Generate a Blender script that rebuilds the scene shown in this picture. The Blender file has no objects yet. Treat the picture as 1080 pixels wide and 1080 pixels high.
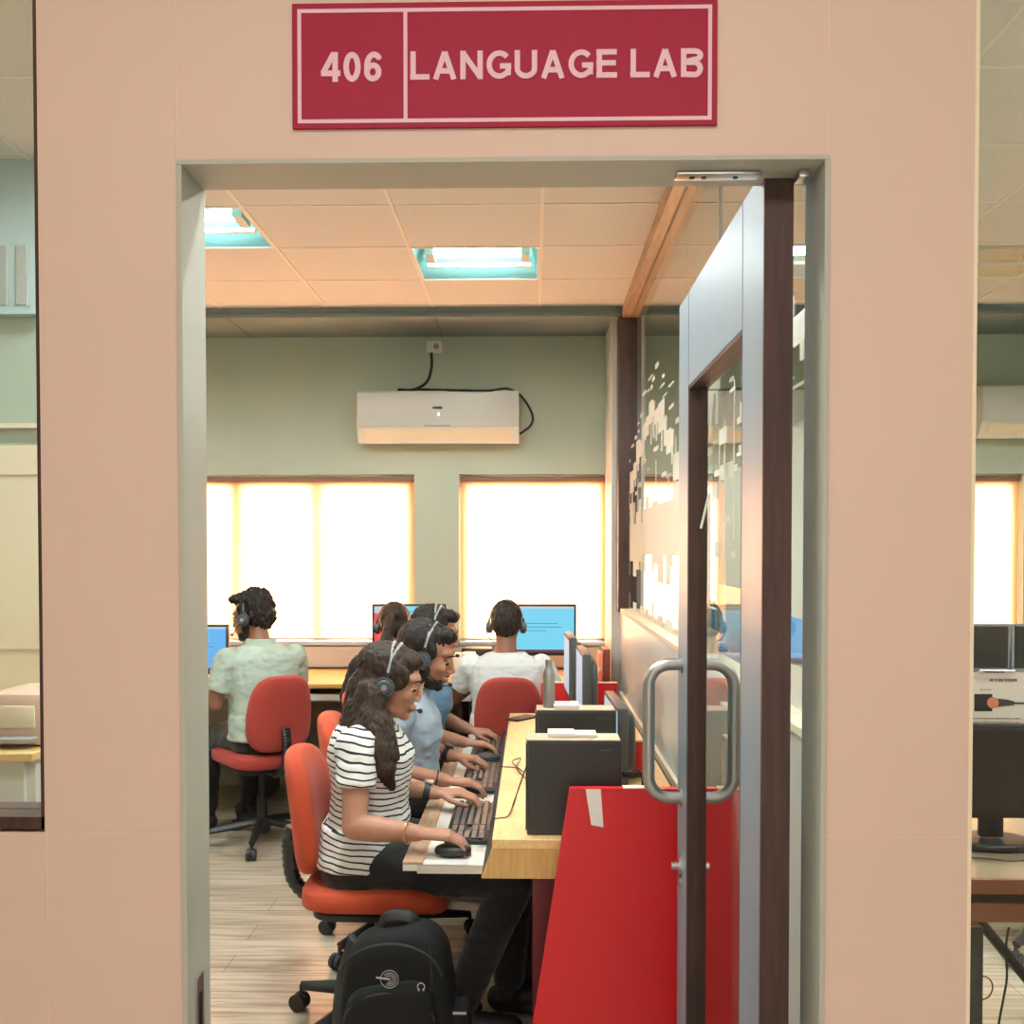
import bpy, bmesh, math, random
from mathutils import Vector, Matrix, Euler, noise
random.seed(7)
S = bpy.context.scene
COL = S.collection
PI = math.pi
R = math.radians

# ---------------------------------------------------------------- camera
F, PX, PY = 1040.0, 540.0, 604.0
cam_d = bpy.data.cameras.new('camera')
cam = bpy.data.objects.new('camera', cam_d); COL.objects.link(cam)
cam.location = (0, 0, 1.5)
CR = Matrix.Rotation(R(1.2), 3, 'Z') @ Matrix.Rotation(R(90 - 1.3), 3, 'X')
cam.rotation_euler = CR.to_euler()
cam_d.sensor_width = 36; cam_d.lens = F / 1080 * 36
cam_d.shift_y = (PY - 540) / 1080
cam_d.clip_start = .05
S.camera = cam

# ---------------------------------------------------------------- view, world
S.view_settings.view_transform = 'Standard'
S.view_settings.look = 'None'
S.view_settings.gamma = 1
S.view_settings.use_curve_mapping = False
S.view_settings.exposure = 0.0
S.cycles.use_denoising = True
S.cycles.max_bounces = 8
S.cycles.transparent_max_bounces = 12
S.cycles.sample_clamp_indirect = 6
S.cycles.caustics_reflective = False
S.cycles.caustics_refractive = False
W = bpy.data.worlds.new('sky'); S.world = W; W.use_nodes = True
W.node_tree.nodes['Background'].inputs[0].default_value = (.75, .88, 1, 1)
W.node_tree.nodes['Background'].inputs[1].default_value = 1.2

def area(name, loc, rot, sx, sy, power, col):
    l = bpy.data.lights.new(name, 'AREA'); l.shape = 'RECTANGLE'; l.size = sx; l.size_y = sy
    l.energy = power; l.color = col
    o = bpy.data.objects.new(name, l); COL.objects.link(o)
    o.location = loc; o.rotation_euler = rot
    return o
# daylight outside the windows
area('daylight_area', (-1.9, 7.3, 1.9), (R(-90), 0, 0), 3.6, 2.4, 3900, (.79, .92, 1))
area('daylight_area', (1.6, 7.3, 1.9), (R(-90), 0, 0), 3.6, 2.4, 3900, (.79, .92, 1))
# corridor ceiling lamps behind the camera
area('corridor_lamp_area', (-.05, -.3, 2.93), (R(8), 0, 0), 2.1, .5, 31, (1, .91, .83))
area('corridor_fill_area', (0.2, -2.27, 1.15), (R(90), 0, 0), 3.2, 1.5, 40, (1, .90, .80))  # added fill light behind the camera to brighten the front wall

# ---------------------------------------------------------------- helpers
def lin(v):
    v /= 255.0
    return v / 12.92 if v <= .04045 else ((v + .055) / 1.055) ** 2.4
def C(r, g, b): return (lin(r), lin(g), lin(b), 1)

def ray(px, py):
    return CR @ Vector(((px - PX) / F, -(py - PY) / F, -1))
def at(px, py, Y):
    d = ray(px, py); t = Y / d.y
    return Vector((d.x * t, Y, 1.5 + d.z * t))
def xat(px, Y, py=604): return at(px, py, Y).x
def zat(py, Y, px=562): return at(px, py, Y).z

MATS = {}
def mat(name, col, rough=.5, metal=0, spec=.5, emis=None, es=0, noise_amt=0, noise_scale=20, bump=0, bump_scale=60, stretch=None, col2=None, coat=0, sheen=0):
    if name in MATS: return MATS[name]
    m = bpy.data.materials.new(name); m.use_nodes = True
    nt = m.node_tree; b = nt.nodes['Principled BSDF']
    b.inputs['Base Color'].default_value = col
    b.inputs['Roughness'].default_value = rough
    b.inputs['Metallic'].default_value = metal
    b.inputs['Specular IOR Level'].default_value = spec
    if coat: b.inputs['Coat Weight'].default_value = coat
    if sheen: b.inputs['Sheen Weight'].default_value = sheen
    if emis: b.inputs['Emission Color'].default_value = emis; b.inputs['Emission Strength'].default_value = es
    tc = nt.nodes.new('ShaderNodeTexCoord'); mp = nt.nodes.new('ShaderNodeMapping')
    nt.links.new(tc.outputs['Object'], mp.inputs['Vector'])
    if stretch: mp.inputs['Scale'].default_value = stretch
    if noise_amt or col2:
        n = nt.nodes.new('ShaderNodeTexNoise'); n.inputs['Scale'].default_value = noise_scale; n.inputs['Detail'].default_value = 5
        nt.links.new(mp.outputs[0], n.inputs['Vector'])
        cr = nt.nodes.new('ShaderNodeValToRGB')
        c2 = col2 or tuple(max(0, x * (1 - noise_amt)) for x in col[:3]) + (1,)
        cr.color_ramp.elements[0].color = c2; cr.color_ramp.elements[1].color = col
        cr.color_ramp.elements[0].position = .35; cr.color_ramp.elements[1].position = .65
        nt.links.new(n.outputs['Fac'], cr.inputs[0]); nt.links.new(cr.outputs[0], b.inputs['Base Color'])
    if bump:
        n2 = nt.nodes.new('ShaderNodeTexNoise'); n2.inputs['Scale'].default_value = bump_scale; n2.inputs['Detail'].default_value = 4
        nt.links.new(mp.outputs[0], n2.inputs['Vector'])
        bp = nt.nodes.new('ShaderNodeBump'); bp.inputs['Strength'].default_value = bump; bp.inputs['Distance'].default_value = .004
        nt.links.new(n2.outputs['Fac'], bp.inputs['Height']); nt.links.new(bp.outputs[0], b.inputs['Normal'])
    MATS[name] = m
    return m

def glass_mat(name, tint=(1, 1, 1, 1), refl=1.0):
    m = bpy.data.materials.new(name); m.use_nodes = True; nt = m.node_tree
    nt.nodes.remove(nt.nodes['Principled BSDF']); out = nt.nodes['Material Output']
    tr = nt.nodes.new('ShaderNodeBsdfTransparent'); tr.inputs[0].default_value = tint
    gl = nt.nodes.new('ShaderNodeBsdfGlossy'); gl.inputs['Roughness'].default_value = .0
    fr = nt.nodes.new('ShaderNodeFresnel'); fr.inputs[0].default_value = 1.5
    mu = nt.nodes.new('ShaderNodeMath'); mu.operation = 'MULTIPLY'; mu.inputs[1].default_value = refl; mu.use_clamp = True
    mx = nt.nodes.new('ShaderNodeMixShader')
    ge = nt.nodes.new('ShaderNodeNewGeometry'); iv = nt.nodes.new('ShaderNodeMath'); iv.operation = 'SUBTRACT'; iv.inputs[0].default_value = 1
    nt.links.new(ge.outputs['Backfacing'], iv.inputs[1]); m3 = nt.nodes.new('ShaderNodeMath'); m3.operation = 'MULTIPLY'
    nt.links.new(fr.outputs[0], mu.inputs[0]); nt.links.new(mu.outputs[0], m3.inputs[0]); nt.links.new(iv.outputs[0], m3.inputs[1]); nt.links.new(m3.outputs[0], mx.inputs[0])
    nt.links.new(tr.outputs[0], mx.inputs[1]); nt.links.new(gl.outputs[0], mx.inputs[2])
    nt.links.new(mx.outputs[0], out.inputs[0])
    return m

class MB:
    """collects shapes into one mesh"""
    def __init__(s): s.bm = bmesh.new()
    def _x(s, vs, M):
        if M is not None: bmesh.ops.transform(s.bm, matrix=M, verts=vs)
        return s
    def box(s, x0, x1, y0, y1, z0, z1, bev=0, M=None, mi=0, seg=2):
        r = bmesh.ops.create_cube(s.bm, size=1)
        vs = r['verts']
        bmesh.ops.transform(s.bm, matrix=Matrix.Translation(((x0+x1)/2, (y0+y1)/2, (z0+z1)/2)) @ Matrix.Diagonal((abs(x1-x0), abs(y1-y0), abs(z1-z0), 1)), verts=vs)
        fs = set(f for v in vs for f in v.link_faces)
        if bev:
            es = list(set(e for v in vs for e in v.link_edges))
            q = bmesh.ops.bevel(s.bm, geom=es, offset=min(bev, .49*min(abs(x1-x0), abs(y1-y0), abs(z1-z0))), segments=seg, profile=.5, affect='EDGES')
            fs = set(f for f in q['faces']) | set(f for v in q['verts'] for f in v.link_faces)
            vs = list(set(v for f in fs for v in f.verts))
        for f in fs: f.material_index = mi
        return s._x(vs, M)
    def rings(s, rings, cap=True, closed=True, mi=0, M=None):
        V = [[s.bm.verts.new(p) for p in r] for r in rings]
        n = len(V[0])
        for a, b in zip(V[:-1], V[1:]):
            for i in range(n if closed else n-1):
                f = s.bm.faces.new((a[i], a[(i+1) % n], b[(i+1) % n], b[i])); f.material_index = mi
        if cap:
            f = s.bm.faces.new(list(reversed(V[0]))); f.material_index = mi
            f = s.bm.faces.new(V[-1]); f.material_index = mi
        return s._x([v for r in V for v in r], M)
    def tube(s, pts, r, n=8, mi=0, M=None, cap=True, flat=1):
        pts = [Vector(p) for p in pts]
        rs = r if isinstance(r, (list, tuple)) else [r] * len(pts)
        up = None; rings = []
        for i, p in enumerate(pts):
            t = (pts[min(i+1, len(pts)-1)] - pts[max(i-1, 0)])
            t = t.normalized() if t.length > 1e-9 else Vector((0, 0, 1))
            if up is None:
                up = t.orthogonal().normalized()
            up = (up - t * up.dot(t))
            up = up.normalized() if up.length > 1e-6 else t.orthogonal().normalized()
            w = t.cross(up)
            rings.append([p + up * math.cos(2*PI*k/n) * rs[i] + w * math.sin(2*PI*k/n) * rs[i] * flat for k in range(n)])
        return s.rings(rings, cap, True, mi, M)
    def cyl(s, a, b, r, n=16, mi=0, M=None, r2=None):
        a, b = Vector(a), Vector(b)
        return s.tube([a, b], [r, r if r2 is None else r2], n, mi, M)
    def lathe(s, prof, n=24, c=(0, 0, 0), M=None, mi=0):
        c = Vector(c)
        rings = [[c + Vector((max(r, .0004) * math.cos(2*PI*k/n), max(r, .0004) * math.sin(2*PI*k/n), z)) for k in range(n)] for r, z in prof]
        return s.rings(rings, True, True, mi, M)
    def prism(s, poly, axis, a, b, mi=0, M=None):
        """poly in the two remaining axes, extruded along axis"""
        def P(u, v, w):
            return {'x': (w, u, v), 'y': (u, w, v), 'z': (u, v, w)}[axis]
        r0 = [Vector(P(u, v, a)) for u, v in poly]; r1 = [Vector(P(u, v, b)) for u, v in poly]
        return s.rings([r0, r1], True, True, mi, M)
    def sq(s, c, rad, e1=.4, e2=.4, fn=None, nu=28, nv=16, mi=0, M=None):
        """superquadric: e small = boxy"""
        c = Vector(c)
        def pw(v, e): return math.copysign(abs(v) ** e, v)
        rings = []
        for j in range(nv + 1):
            ph = -PI/2 + PI * j / nv
            cp = max(pw(math.cos(ph), e1), .002); sp = pw(math.sin(ph), e1)
            ring = []
            for i in range(nu):
                th = 2*PI*i/nu
                p = Vector((rad[0]*cp*pw(math.cos(th), e2), rad[1]*cp*pw(math.sin(th), e2), rad[2]*sp))
                if fn: p = fn(p)
                ring.append(c + p)
            rings.append(ring)
        return s.rings(rings, True, True, mi, M)
    def ell(s, c, rad, n=16, M=None, mi=0): return s.sq(c, rad, 1, 1, None, n, max(6, n//2), mi, M)
    def build(s, name, m, parent=None, smooth=True, loc=None):
        bmesh.ops.recalc_face_normals(s.bm, faces=s.bm.faces)
        me = bpy.data.meshes.new(name); s.bm.to_mesh(me); s.bm.free()
        for q in (m if isinstance(m, (list, tuple)) else [m]): me.materials.append(q)
        return link(name, me, parent, smooth)

def total(o):
    t = Vector((0, 0, 0))
    while o is not None: t += o.location; o = o.parent
    return t
def link(name, me, parent=None, smooth=True):
    if smooth:
        me.shade_smooth()
        try: me.set_sharp_from_angle(angle=R(38))
        except Exception: pass
    o = bpy.data.objects.new(name, me); COL.objects.link(o)
    if parent is not None:
        o.parent = parent; o.location = -total(parent)
    else:
        xs = [v.co for v in me.vertices]
        c = Vector(((min(v.x for v in xs)+max(v.x for v in xs))/2, (min(v.y for v in xs)+max(v.y for v in xs))/2, min(v.z for v in xs)))
        me.transform(Matrix.Translation(-c)); o.location = c
    return o
def tag(o, label, cat, group=None):
    o['label'] = label; o['category'] = cat
    if group: o['group'] = group
    return o
def thing(name, label, cat, loc=(0, 0, 0), group=None):
    o = bpy.data.objects.new(name, None); COL.objects.link(o); o.location = loc; o.empty_display_size = .05
    return tag(o, label, cat, group)
def struct(o): o['kind'] = 'structure'; return o
def smb(name, mb, m, smooth=False): return struct(mb.build(name, m, None, smooth))
def copy_tree(o, parent=None):
    c = o.copy(); COL.objects.link(c); c.parent = parent
    for ch in list(o.children): copy_tree(ch, c)
    return c
def clone(o, loc, rz, label, group=None):
    c = copy_tree(o); c.location = loc; c.rotation_euler = (0, 0, rz); c['label'] = label
    if group: c['group'] = group
    return c
def put(o, loc, rz=0): o.location = loc; o.rotation_euler = (0, 0, rz); return o

def bez(p, n=16):
    """catmull-rom through p"""
    p = [Vector(q) for q in p]; out = []
    P = [p[0]*2-p[1]] + p + [p[-1]*2-p[-2]]
    for i in range(1, len(P)-2):
        for k in range(n):
            t = k/n
            out.append(.5*((2*P[i]) + (P[i+1]-P[i-1])*t + (2*P[i-1]-5*P[i]+4*P[i+1]-P[i+2])*t*t + (3*P[i]-P[i-1]-3*P[i+1]+P[i+2])*t**3))
    out.append(p[-1]); return out

def text_mesh(txt, h, w, bold=.0):
    cu = bpy.data.curves.new('t', 'FONT'); cu.body = txt; cu.size = 1; cu.offset = bold; cu.extrude = .001; cu.resolution_u = 6
    o = bpy.data.objects.new('t', cu); COL.objects.link(o)
    dg = bpy.context.evaluated_depsgraph_get(); dg.update()
    me = bpy.data.meshes.new_from_object(o.evaluated_get(dg))
    bpy.data.objects.remove(o)
    xs = [v.co.x for v in me.vertices]; ys = [v.co.y for v in me.vertices]
    me.transform(Matrix.Translation((-min(xs), -min(ys), 0)))
    me.transform(Matrix.Diagonal((w/(max(xs)-min(xs)), h/(max(ys)-min(ys)), 1, 1)))
    return me

# ---------------------------------------------------------------- materials
M = {}
M['laminate'] = mat('peach_laminate', C(214, 190, 176), .5, noise_amt=.05, noise_scale=1.5)
M['seam'] = mat('seam', C(222, 200, 180), .7)
M['jamb'] = mat('grey_jamb_paint', C(176, 178, 168), .55)
M['ceil'] = mat('ceiling_tile', C(226, 229, 230), .9, noise_amt=.07, noise_scale=90)
M['grid'] = mat('ceiling_grid_metal', C(238, 236, 230), .6)
M['soffit'] = mat('soffit_paint', C(116, 132, 134), .8)
M['greenwall'] = mat('pale_green_wall_paint', C(178, 192, 178), .85, noise_amt=.03, noise_scale=2)
M['lowwall'] = mat('beige_trunking', C(190, 186, 174), .7)
M['cream'] = mat('cream_paint', C(232, 222, 196), .7)
M['partwhite'] = mat('white_laminate_panel', C(214, 216, 210), .3)
M['darkwood'] = mat('dark_brown_wood', C(70, 44, 36), .5, col2=C(52, 32, 28), noise_scale=12, stretch=(8, 8, .6))
M['midwood'] = mat('brown_polished_wood', C(178, 152, 128), .4, col2=C(156, 126, 100), noise_scale=10, stretch=(8, .6, 8))
M['desk'] = mat('pale_oak_laminate', C(226, 196, 140), .35, col2=C(214, 180, 122), noise_scale=14, stretch=(6, .7, 6))
M['desk2'] = mat('honey_oak_laminate', C(214, 168, 104), .35, col2=C(204, 154, 92), noise_scale=14, stretch=(.7, 6, 6))
M['fascia'] = mat('oak_edge_laminate', C(206, 170, 108), .4, col2=C(190, 152, 92), noise_scale=16, stretch=(7, 7, .6))
M['doorface'] = mat('grey_blue_door_laminate', C(130, 148, 160), .4, noise_amt=.06, noise_scale=3, stretch=(4, 4, .4))
M['red'] = mat('red_laminate', C(196, 22, 32), .35)
M['black'] = mat('black_plastic', C(30, 30, 32), .45)
M['blackg'] = mat('black_powder_metal', C(36, 37, 38), .5, bump=.1, bump_scale=300)
M['darkgrey'] = mat('dark_grey_plastic', C(62, 64, 66), .5)
M['grey'] = mat('grey_plastic', C(150, 152, 152), .4)
M['silver'] = mat('brushed_steel', C(196, 196, 192), .28, metal=1)
M['steel'] = mat('satin_steel', C(170, 172, 170), .4, metal=1)
M['white'] = mat('white_plastic', C(226, 226, 218), .4)
M['paper'] = mat('white_paper', C(235, 228, 224), .8)
M['orange'] = mat('orange_red_upholstery', C(190, 74, 44), .85, bump=.25, bump_scale=260, sheen=.08, noise_amt=.08, noise_scale=8)
M['redup'] = mat('dark_red_upholstery', C(156, 54, 46), .85, bump=.25, bump_scale=260, sheen=.08)
M['trous'] = mat('black_trouser_cloth', C(28, 28, 31), .9, sheen=.2)
M['shoe'] = mat('dark_shoe', C(26, 25, 26), .6)
M['cable'] = mat('black_cable', C(28, 28, 30), .6)
M['cyanrefl'] = mat('fixture_reflector', C(122, 184, 188), .3)
M['glass'] = glass_mat('clear_glass', (.97, .99, .97, 1), 1.3)

M['gold'] = mat('gold_metal', C(212, 170, 110), .3, metal=1)

# floor planks
def floor_mat():
    m = bpy.data.materials.new('vinyl_planks'); m.use_nodes = True; nt = m.node_tree; b = nt.nodes['Principled BSDF']
    tc = nt.nodes.new('ShaderNodeTexCoord'); mp = nt.nodes.new('ShaderNodeMapping')
    nt.links.new(tc.outputs['Object'], mp.inputs[0])
    br = nt.nodes.new('ShaderNodeTexBrick'); br.inputs['Scale'].default_value = 1; br.inputs['Brick Width'].default_value = 1.1; br.inputs['Row Height'].default_value = .15
    br.inputs['Mortar Size'].default_value = .0015; br.inputs['Color1'].default_value = C(212, 204, 186); br.inputs['Color2'].default_value = C(196, 186, 166); br.inputs['Mortar'].default_value = C(120, 104, 84)
    nt.links.new(mp.outputs[0], br.inputs[0])
    mp2 = nt.nodes.new('ShaderNodeMapping'); mp2.inputs['Scale'].default_value = (1.2, 22, 1); nt.links.new(tc.outputs['Object'], mp2.inputs[0])
    n = nt.nodes.new('ShaderNodeTexNoise'); n.inputs['Scale'].default_value = 2.2; n.inputs['Detail'].default_value = 8; n.inputs['Distortion'].default_value = .6
    nt.links.new(mp2.outputs[0], n.inputs[0])
    cr = nt.nodes.new('ShaderNodeValToRGB'); cr.color_ramp.elements[0].position = .36; cr.color_ramp.elements[0].color = (.5, .46, .42, 1); cr.color_ramp.elements[1].position = .6; cr.color_ramp.elements[1].color = (1, 1, 1, 1)
    nt.links.new(n.outputs['Fac'], cr.inputs[0])
    mx = nt.nodes.new('ShaderNodeMixRGB'); mx.blend_type = 'MULTIPLY'; mx.inputs[0].default_value = .8
    nt.links.new(br.outputs['Color'], mx.inputs[1]); nt.links.new(cr.outputs[0], mx.inputs[2])
    nt.links.new(mx.outputs[0], b.inputs['Base Color']); b.inputs['Roughness'].default_value = .28
    return m
M['floor'] = floor_mat()

def blind_mat():
    m = bpy.data.materials.new('roller_blind_fabric'); m.use_nodes = True; nt = m.node_tree
    nt.nodes.remove(nt.nodes['Principled BSDF']); out = nt.nodes['Material Output']
    d = nt.nodes.new('ShaderNodeBsdfDiffuse'); t = nt.nodes.new('ShaderNodeBsdfTranslucent'); mx = nt.nodes.new('ShaderNodeMixShader')
    d.inputs[0].default_value = C(226, 190, 150); t.inputs[0].default_value = C(255, 212, 182)
    n = nt.nodes.new('ShaderNodeTexNoise'); n.inputs['Scale'].default_value = 400
    mx.inputs[0].default_value = .6
    nt.links.new(d.outputs[0], mx.inputs[1]); nt.links.new(t.outputs[0], mx.inputs[2]); nt.links.new(mx.outputs[0], out.inputs[0])
    return m
M['blind'] = blind_mat()
def frost_mat():
    m = bpy.data.materials.new('frosted_vinyl'); m.use_nodes = True; nt = m.node_tree
    nt.nodes.remove(nt.nodes['Principled BSDF']); out = nt.nodes['Material Output']
    d = nt.nodes.new('ShaderNodeBsdfDiffuse'); t = nt.nodes.new('ShaderNodeBsdfTranslucent'); mx = nt.nodes.new('ShaderNodeMixShader'); tr = nt.nodes.new('ShaderNodeBsdfTransparent'); m2 = nt.nodes.new('ShaderNodeMixShader')
    d.inputs[0].default_value = C(240, 240, 232); t.inputs[0].default_value = C(240, 240, 232); mx.inputs[0].default_value = .5; m2.inputs[0].default_value = .7
    nt.links.new(d.outputs[0], mx.inputs[1]); nt.links.new(t.outputs[0], mx.inputs[2]); nt.links.new(tr.outputs[0], m2.inputs[1]); nt.links.new(mx.outputs[0], m2.inputs[2]); nt.links.new(m2.outputs[0], out.inputs[0])
    return m
M['frost'] = frost_mat()
def emit_mat(name, col, st):
    m = bpy.data.materials.new(name); m.use_nodes = True; nt = m.node_tree; b = nt.nodes['Principled BSDF']
    b.inputs['Base Color'].default_value = (.02, .02, .02, 1); b.inputs['Emission Color'].default_value = col; b.inputs['Emission Strength'].default_value = st
    return m
M['tube'] = emit_mat('fluorescent_tube', (.9, 1, .97, 1), 60)
M['fill_tube'] = emit_mat('unseen_fill_tube', (1, 1, .97, 1), 330)  # stronger glow for the added ceiling lights out of view
M['scr_blue'] = emit_mat('screen_blue', C(92, 176, 240), 1.0)
M['scr_cyan'] = emit_mat('screen_cyan', C(110, 208, 238), 1.0)
M['scr_red'] = emit_mat('screen_red', C(236, 60, 74), 1.0)
M['scr_line'] = emit_mat('screen_text', C(60, 120, 180), .8)
M['scr_pale'] = emit_mat('screen_pale', C(190, 206, 226), .9)
M['scr_bar'] = emit_mat('screen_taskbar', C(96, 40, 78), .8)
M['scr_off'] = mat('screen_off', C(34, 32, 30), .35)

# ================================================================ ROOM
YB = 6.23      # back wall plane
HC = 2.88      # ceiling
JX0, JX1 = xat(196, 1.45), xat(866, 1.45)
ZL = zat(172, 1.45)
XLW, XRW = xat(43, 1.45, 500), xat(1024, 1.45)   # glazing edges
ZS = zat(880, 1.45)                             # horizontal seam
# floor
smb('floor', MB().box(-4.2, 4.2, -2.4, 6.6, -.1, 0), M['floor'])
# front wall in laminate panels, 3 mm joints over a backing
fw = MB()
g = .0012
def pan(x0, x1, z0, z1): fw.box(x0+g, x1-g, 1.45, 1.4515, z0+g, z1-g, .0004)
xs_l, xs_b = xat(190, 1.45), xat(49, 1.45, 900)
xr = xat(871, 1.45)
pan(XLW, xs_l, ZS, 3.0); pan(xs_b, xs_l, 0, ZS); pan(-1.6, xs_b, 0, ZS - .0)
pan(xs_l, xr, ZL+.006, 3.0); pan(xr, XRW, ZS, 3.0); pan(xr, XRW, 0, ZS)
pan(-3.2, -1.6, 0, ZS)
fw.box(XLW, JX0-.008, 1.4508, 1.54, 0, 3.0, mi=1); fw.box(-3.2, XLW, 1.4508, 1.54, 0, ZS-.002, mi=1)
fw.box(JX0-.008, JX1+.008, 1.4508, 1.54, ZL+.007, 3.0, mi=1); fw.box(JX1+.008, XRW, 1.4508, 1.54, 0, 3.0, mi=1)
fw.box(-4.2, -3.2, 1.45, 1.54, 0, 3.0); fw.box(2.6, 4.2, 1.45, 1.54, 0, 3.0)
smb('wall_front', fw, [M['laminate'], M['seam']])
# door frame lining
jm = MB()
jm.box(JX0-.008, JX0, 1.444, 1.548, 0, ZL, .001); jm.box(JX1, JX1+.008, 1.444, 1.548, 0, ZL, .001)
jm.box(JX0-.008, JX1+.008, 1.444, 1.548, ZL, ZL+.007, .001)
smb('trim_1', jm, M['jamb'])
# latch strike plate on the left jamb
sp = MB().box(JX0, JX0+.002, 1.478, 1.512, zat(1130, 1.5), zat(1030, 1.5), .001)
sp.box(JX0+.0015, JX0+.0024, 1.489, 1.501, zat(1100, 1.5), zat(1048, 1.5), mi=1)
tag(sp.build('strike_plate', [M['steel'], M['black']]), 'small steel strike plate low on left door jamb', 'strike plate')
# overhead pivot plate
pp = thing('pivot_plate', 'rounded steel pivot plate screwed under the lintel above the door', 'door pivot', (xat(757, 1.5), 1.5, ZL-.004))
x0, x1 = at(712, 184, 1.5).x, at(800, 184, 1.5).x
MB().box(x0, x1, 1.483, 1.513, ZL-.005, ZL-.0005, .003).build('plate', M['silver'], pp)
for q in (.2, .34, .72):
    MB().cyl((x0+(x1-x0)*q, 1.498, ZL-.0065), (x0+(x1-x0)*q, 1.498, ZL-.0045), .004, 12).build('screw', M['darkgrey'], pp)
pc = MB().box(xat(838, 1.49), xat(849, 1.49), 1.478, 1.51, ZL-.012, ZL-.0005, .002)
tag(pc.build('pivot_cover', M['silver']), 'bright metal pivot cover at top right corner of doorway', 'door pivot')

# glazing left and right
def pane_frame(name, x0, x1, z0, z1, side):
    o = bpy.data.objects.new(name, None); COL.objects.link(o); o.location = ((x0+x1)/2, 1.5, z0); struct(o)
    t = .006
    f = MB()
    f.box(x0, x0+t, 1.452, 1.54, z0, z1); f.box(x1-t, x1, 1.452, 1.54, z0, z1); f.box(x0, x1, 1.452, 1.54, z0, z0+.018); f.box(x0, x1, 1.452, 1.54, z1-t, z1)
    f.build('window_frame', M['darkwood'] if side < 0 else M['cream'], o, False)
    MB().box(x0+t, x1-t, 1.496, 1.502, z0+.018, z1-t).build('glass_pane', M['glass'], o, False)
pane_frame('window_1', -3.19, XLW, ZS+.003, 2.98, -1)
pane_frame('window_2', XRW, 2.6, .12, 2.98, 1)
smb('trim_2', MB().box(XRW, 2.6, 1.45, 1.54, 0, .12), M['laminate'])

# corridor shell behind the camera
smb('wall_corridor', MB().box(-4.2, 4.2, -2.4, -2.3, 0, 3.0), mat('corridor_paint', C(208, 190, 176), .8))
smb('trim_3', MB().box(-4.2, 4.2, -2.3, 1.45, 2.98, 3.08), mat('corridor_ceiling', C(226, 222, 214), .9))
smb('wall_corridor_left', MB().box(-4.3, -4.2, -2.4, 1.5, 0, 3.0), M['cream'])
smb('wall_corridor_right', MB().box(4.2, 4.3, -2.4, 1.5, 0, 3.0), M['cream'])

# ceiling: tiles and T grid
TX, TY, OX, OY = .6035, .5453, .038, 5.6
fix = {}     # (i,j) tiles holding a light
def tile_x(i): return OX + i*TX
def tile_y(j): return OY - j*TY
fixtures = [(-1, 1, True), (-3, 2, True), (3, 1, False), (-2, 4, 2), (1, 4, 2), (3, 4, 2), (-5, 3, 2), (-1, 6, 2), (3, 6, 2), (-6, 4, 2), (5, 5, 2)]  # the stronger ones are unseen lights added to brighten the rooms
for i, j, on in fixtures: fix[(i, j)] = on
ce = MB(); cg = MB()
for i in range(-7, 7):
    for j in range(0, 8):
        if (i, j) in fix: continue
        x0, x1 = max(tile_x(i), -4.2), min(tile_x(i+1), 4.2); y1, y0 = tile_y(j), max(tile_y(j+1), 1.54)
        if x1 <= x0 or y1 <= y0: continue
        ce.box(x0, x1, y0, y1, HC, HC+.02)
smb('ceiling', ce, M['ceil'])
for i in range(-6, 8):
    cg.box(tile_x(i)-.007, tile_x(i)+.007, 1.54, 5.6, HC-.004, HC+.0005)
for j in range(0, 8):
    y = tile_y(j)
    if y > 1.6: cg.box(-4.2, 4.2, y-.006, y+.006, HC-.003, HC+.0008)
smb('trim_4', cg, M['grid'])
# slab above
smb('trim_5', MB().box(-4.2, 4.2, 1.54, 6.6, HC+.16, HC+.24), M['cream'])

# recessed fluorescent fixtures
def make_fixture(on):
    t = thing('ceiling_light', '', 'ceiling light')
    w, d, h = TX-.03, TY-.03, .1
    a, b = w/2, d/2
    hs = MB()
    hs.rings([[Vector((-a, -b, 0)), Vector((a, -b, 0)), Vector((a, b, 0)), Vector((-a, b, 0))],
              [Vector((-a+.03, -b+.05, h)), Vector((a-.03, -b+.05, h)), Vector((a-.03, b-.16, h)), Vector((-a+.03, b-.16, h))]], cap=False)
    hs.box(-a+.03, a-.03, -b+.05, b-.16, h, h+.004)
    hs.build('housing', M['cyanrefl'] if on else M['cream'], t, False)
    rm = MB()
    rm.box(-a-.015, a+.015, -b-.015, -b, -.004, .004).box(-a-.015, a+.015, b, b+.015, -.004, .004).box(-a-.015, -a, -b, b, -.004, .004).box(a, a+.015, -b, b, -.004, .004)
    rm.build('trim_rim', M['grid'], t, False)
    MB().box(-a+.03, a-.03, b-.175, b-.15, .012, .03).build('cross_bar', M['grid'], t, False)
    MB().cyl((-a+.08, -.06, .045), (a-.08, -.06, .045), .016, 12).cyl((-a+.08, .02, .055), (a-.08, .02, .055), .016, 12).build('tube', M['white'] if not on else M['fill_tube'] if on == 2 else M['tube'], t)
    MB().box(-a+.04, -a+.08, -.09, .05, .02, .09).build('tube_socket', M['white'], t, False)
    MB().box(a-.08, a-.04, -.09, .05, .02, .09).build('tube_socket', M['white'], t, False)
    return t
fo = {2: make_fixture(2), True: make_fixture(True), False: make_fixture(False)}; used = set()
flabels = {(-1, 1): 'lit square fluorescent ceiling light above the air conditioner', (-3, 2): 'lit fluorescent ceiling light cut off by the left door jamb',
           (3, 1): 'unlit cream ceiling light recess seen through right glazing', (-2, 4): 'added unseen ceiling light above the striped shirt woman', (1, 4): 'added unseen ceiling light right of the glass partition',
           (3, 4): 'added unseen ceiling light in the right room middle row', (-5, 3): 'added unseen ceiling light at the far left of the lab', (-1, 6): 'added unseen ceiling light just inside the doorway', (3, 6): 'added unseen ceiling light near the right glazing', (-6, 4): 'added unseen ceiling light before the left cross wall', (5, 5): 'added unseen ceiling light at the far right of the right room'}
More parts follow.
